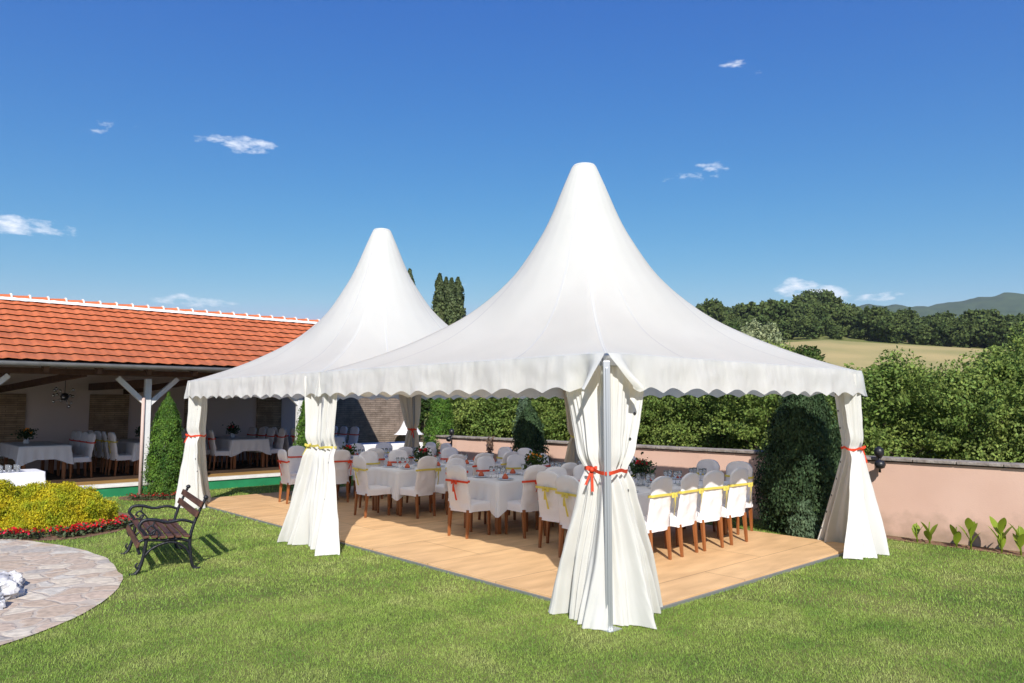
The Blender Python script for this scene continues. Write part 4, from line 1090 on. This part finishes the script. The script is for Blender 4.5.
# buffet table on the lawn at the left, with glasses
table(2.0, 16.2, 1.9, .85, 'small buffet table behind the golden bushes', z=0, seed=33, d=.42, corner=.5, zt=.74)
gl2 = None
for i in range(6):
    for j in range(3):
        if gl2 is None:
            gl2 = empty('drinking_glass'); b = MB(); b.lathe([(.001,.004),(.03,.004),(.036,.12),(.033,.12),(.028,.008),(.001,.008)], n=14); b.build('tumbler', glass_m, gl2, smooth=True); o = gl2
        else: o = copy_tree(gl2)
        o.location = (1.9+.13*i, 15.95+.13*j, .75); tag(o, 'clear tumbler in rows on the small buffet table', 'glass', 'tumblers on the buffet table')
# sunlit buffet table and parasol beyond the far tent
table(12.3, 19.3, 2.3, .9, 'sunlit buffet table in front of the stone wall', z=0, seed=35, d=.45, corner=.5, zt=.80)
t = empty('parasol', (15.0, 21.9, 0), 0, 'small white parasol standing in front of the stone wall', 'parasol')
b = MB(); b.tube([(0,0,0),(0,0,1.95)], .025, 8); b.build('pole', alu, t); b = MB()
b.grid(lambda u, v: (.55*v*math.cos(2*math.pi*u)*(1-.06*abs(math.sin(4*math.pi*u))), .55*v*math.sin(2*math.pi*u)*(1-.06*abs(math.sin(4*math.pi*u))), .92+1.0*(1-v)**1.7), 32, 8, closed=True); b.build('canopy', linen, t, smooth=True)

for p in CH.values():
    if not p[1]:
        for c_ in list(p[0].children): bpy.data.objects.remove(c_)
        bpy.data.objects.remove(p[0])
# ------------------------------------------------------------------ bench
def bench():
    t = empty('garden_bench', (3.17, 10.06, 0), R(79), 'dark slatted garden bench with curled black iron arms on the lawn', 'bench')
    HL = .78
    for sx in (-1, 1):
        x = sx*(HL-.05); b = MB(); T = lambda p, r, n=8, sm=6: b.tube([(x, q[0], q[1]) for q in p], r, n, smooth=sm)
        # y: +front
        T([(-.33,.0),(-.28,.05),(-.25,.22),(-.245,.40),(-.29,.58),(-.37,.78),(-.40,.85)], [.024,.02,.02,.022,.020,.018,.02])   # rear leg and upright
        T([(.36,.0),(.31,.06),(.27,.20),(.25,.34),(.24,.43)], [.025,.021,.021,.021,.02])      # front leg
        T([(-.25,.34),(-.12,.385),(.05,.385),(.2,.40),(.30,.40),(.335,.33),(.31,.24)], [.018]*7)  # seat rail
        T([(-.30,.56),(-.15,.615),(.02,.60),(.16,.64),(.28,.64),(.325,.57),(.28,.50),(.24,.43)], [.016,.018,.019,.02,.021,.02,.018,.018])   # arm
        T([(.33,.06),(.22,.26),(.06,.345),(-.08,.345),(-.20,.26),(-.26,.14)], .015)   # arch below
        T([(.24,.47),(.17,.47),(.15,.53),(.20,.57),(.24,.53),(.21,.50)], .012)  # scroll
        T([(.14,.40),(.10,.46),(.14,.52),(.19,.49),(.165,.455)], .011)
        T([(.16,.63),(.17,.59),(.185,.57)], .01)
        T([(.31,.06),(.35,.10),(.33,.14)], .012)
        b.lathe([(.001,-.03),(.022,-.022),(.032,0),(.022,.022),(.001,.03)], (x, -.41, .875), 10)
        b.box((x, -.33, .008), (.06,.09,.016)); b.box((x, .37, .008), (.06,.09,.016))
        b.build('side_frame', iron, t, smooth=True)
    for y, z, rx in ((-.20,.405,6),(-.11,.41,3),(-.02,.412,0),(.07,.415,0),(.16,.428,0),(.25,.432,-8),(.335,.345,-68)):
        b = MB(); b.box((0,0,0), (2*HL, .068, .026), None); o = b.build('seat_slat', benchwood, t, bevel=.005); o.location = (0, y, z+.012); o.rotation_euler = (R(rx), 0, 0)
    for y, z in ((-.315,.68),(-.36,.80)):
        b = MB(); b.box((0,0,0), (2*HL+.04, .026, .075)); o = b.build('back_slat', benchwood, t, bevel=.005); o.location = (0, y+.012, z); o.rotation_euler = (R(20), 0, 0)
bench()
[o for o in bpy.data.objects if o.name == 'garden_bench'][0].scale = (.97, .97, .95)

hz = MB(); hz.box((0, 0, 300), (13000, 13000, 606)); hm = bpy.data.materials.new('haze'); hm.use_nodes = True
hn = hm.node_tree; hn.nodes.remove(hn.nodes['Principled BSDF']); pvn = hn.nodes.new('ShaderNodeVolumePrincipled')
pvn.inputs['Color'].default_value = (.75,.86,1,1); pvn.inputs['Density'].default_value = .00012; hn.links.new(pvn.outputs[0], hn.nodes['Material Output'].inputs['Volume'])
tag(hz.build('haze', hm), kind='stuff')
# ------------------------------------------------------------------ sky, sun, camera
RX_, RY_ = .87, 1.06   # shadow shift per metre of drop
sd = Vector((-RX_, -RY_, 1)).normalized()
sun = bpy.data.lights.new('sun', 'SUN'); sun.energy = 4.2; sun.angle = R(.53); sun.color = (1, .95, .88)
so = bpy.data.objects.new('sun', sun); COL.objects.link(so); so.rotation_euler = sd.to_track_quat('Z', 'Y').to_euler(); so.location = (-20,-20,30)
elev = math.asin(sd.z); azm = math.atan2(sd.x, sd.y)   # clockwise from +Y
wd = bpy.data.worlds.new('World'); scene.world = wd; wd.use_nodes = True; nt = wd.node_tree; N = nt.nodes; L = nt.links
bg = N['Background']; bg.inputs['Strength'].default_value = .12
sky = N.new('ShaderNodeTexSky'); sky.sky_type = 'NISHITA'; sky.sun_disc = False; sky.sun_elevation = elev; sky.sun_rotation = azm
sky.altitude = 300; sky.air_density = 1.0; sky.dust_density = .3; sky.ozone_density = 3.0
tc = N.new('ShaderNodeTexCoord')
# a few small fair-weather clouds fixed in the sky by direction
CLD = [(240,145,46,11,1.0),(100,126,17,9,.75),(25,226,46,12,1.1),(188,301,48,9,.8),(716,167,26,8,.9),(692,178,36,8,.8),(735,63,16,7,.8),(757,72,12,5,.6),
       (798,288,24,12,1.5),(822,295,30,11,1.4),(880,297,26,6,1.3),(463,288,14,6,.7),(137,124,10,5,.4),(668,181,12,6,.5)]
pitch = .0841; ph = .8344
Fv = Vector((math.cos(pitch)*math.cos(ph), math.cos(pitch)*math.sin(ph), math.sin(pitch))); Rv = Vector((math.sin(ph), -math.cos(ph), 0)); Uv = Rv.cross(Fv)
def pdir(x, y): return (Fv+Rv*((x-512)/749)+Uv*(-(y-341.5)/749)).normalized()
nz = N.new('ShaderNodeTexNoise'); nz.inputs['Scale'].default_value = 34; nz.inputs['Detail'].default_value = 9; nz.inputs['Roughness'].default_value = .62
mp = N.new('ShaderNodeMapping'); mp.inputs['Scale'].default_value = (1, 1, 2.6); L.new(tc.outputs['Generated'], mp.inputs[0]); L.new(mp.outputs[0], nz.inputs['Vector'])
acc = None
def math_(op, a, b_=None, clamp=False):
    m = N.new('ShaderNodeMath'); m.operation = op; m.use_clamp = clamp
    for i, s in enumerate((a, b_)):
        if s is None: continue
        if isinstance(s, (int, float)): m.inputs[i].default_value = s
        else: L.new(s, m.inputs[i])
    return m.outputs[0]
for x, y, w_, h_, k in CLD:
    d = pdir(x, y); r_ = Vector((d.y, -d.x, 0)).normalized(); u_ = r_.cross(d)
    def dot(v, s):
        q = N.new('ShaderNodeVectorMath'); q.operation = 'DOT_PRODUCT'; L.new(tc.outputs['Generated'], q.inputs[0]); q.inputs[1].default_value = v*s; return q.outputs['Value']
    a = dot(r_, 749/w_); c = dot(u_, 749/h_); f = dot(d, 1)
    rr = math_('ADD', math_('MULTIPLY', a, a), math_('MULTIPLY', c, c))
    m_ = math_('MULTIPLY', math_('SUBTRACT', 1, rr, True), k, True)
    m_ = math_('MULTIPLY', m_, math_('GREATER_THAN', f, .5))
    acc = m_ if acc is None else math_('MAXIMUM', acc, m_)
cl = math_('SUBTRACT', math_('ADD', acc, math_('MULTIPLY', nz.outputs['Fac'], 3.2)), 2.12)
cl = math_('MULTIPLY', math_('MULTIPLY', cl, 1.05, True), math_('GREATER_THAN', acc, .001))
cl = math_('MULTIPLY', cl, math_('MULTIPLY', acc, 4, True), True)
hs = N.new('ShaderNodeHueSaturation'); hs.inputs['Saturation'].default_value = 1.1
tn = N.new('ShaderNodeMix'); tn.data_type = 'RGBA'; tn.blend_type = 'MULTIPLY'; tn.inputs[0].default_value = 1; tn.inputs[7].default_value = (.66,.80,.95,1)
L.new(sky.outputs[0], tn.inputs[6]); L.new(tn.outputs[2], hs.inputs['Color'])
sc_ = N.new('ShaderNodeSeparateColor'); L.new(hs.outputs[0], sc_.inputs[0]); cc_ = N.new('ShaderNodeCombineColor')
for i, (mxv, ex, am) in enumerate(((2.9, 2.5, .265), (4.6, 1.2, .53), (8, .46, 1.66))):
    L.new(math_('MULTIPLY', math_('POWER', math_('MINIMUM', sc_.outputs[i], mxv), ex), am), cc_.inputs[i])
mx = N.new('ShaderNodeMix'); mx.data_type = 'RGBA'; L.new(cl, mx.inputs[0]); L.new(cc_.outputs[0], mx.inputs[6]); mx.inputs[7].default_value = (6.3, 6.5, 6.9, 1)
L.new(mx.outputs[2], bg.inputs['Color'])

cam = bpy.data.cameras.new('camera'); co = bpy.data.objects.new('camera', cam); COL.objects.link(co); scene.camera = co
cam.sensor_width = 36; cam.lens = 749/1024*36; cam.clip_end = 20000; cam.clip_start = .1
co.location = (0, 0, 1.95); co.rotation_euler = (math.pi/2+pitch, 0, ph-math.pi/2)
scene.view_settings.view_transform = 'Standard'; scene.view_settings.look = 'None'; scene.view_settings.exposure = .68; scene.view_settings.gamma = 1
scene.render.engine = 'CYCLES'; scene.cycles.use_denoising = True; scene.cycles.max_bounces = 8; scene.cycles.transparent_max_bounces = 8
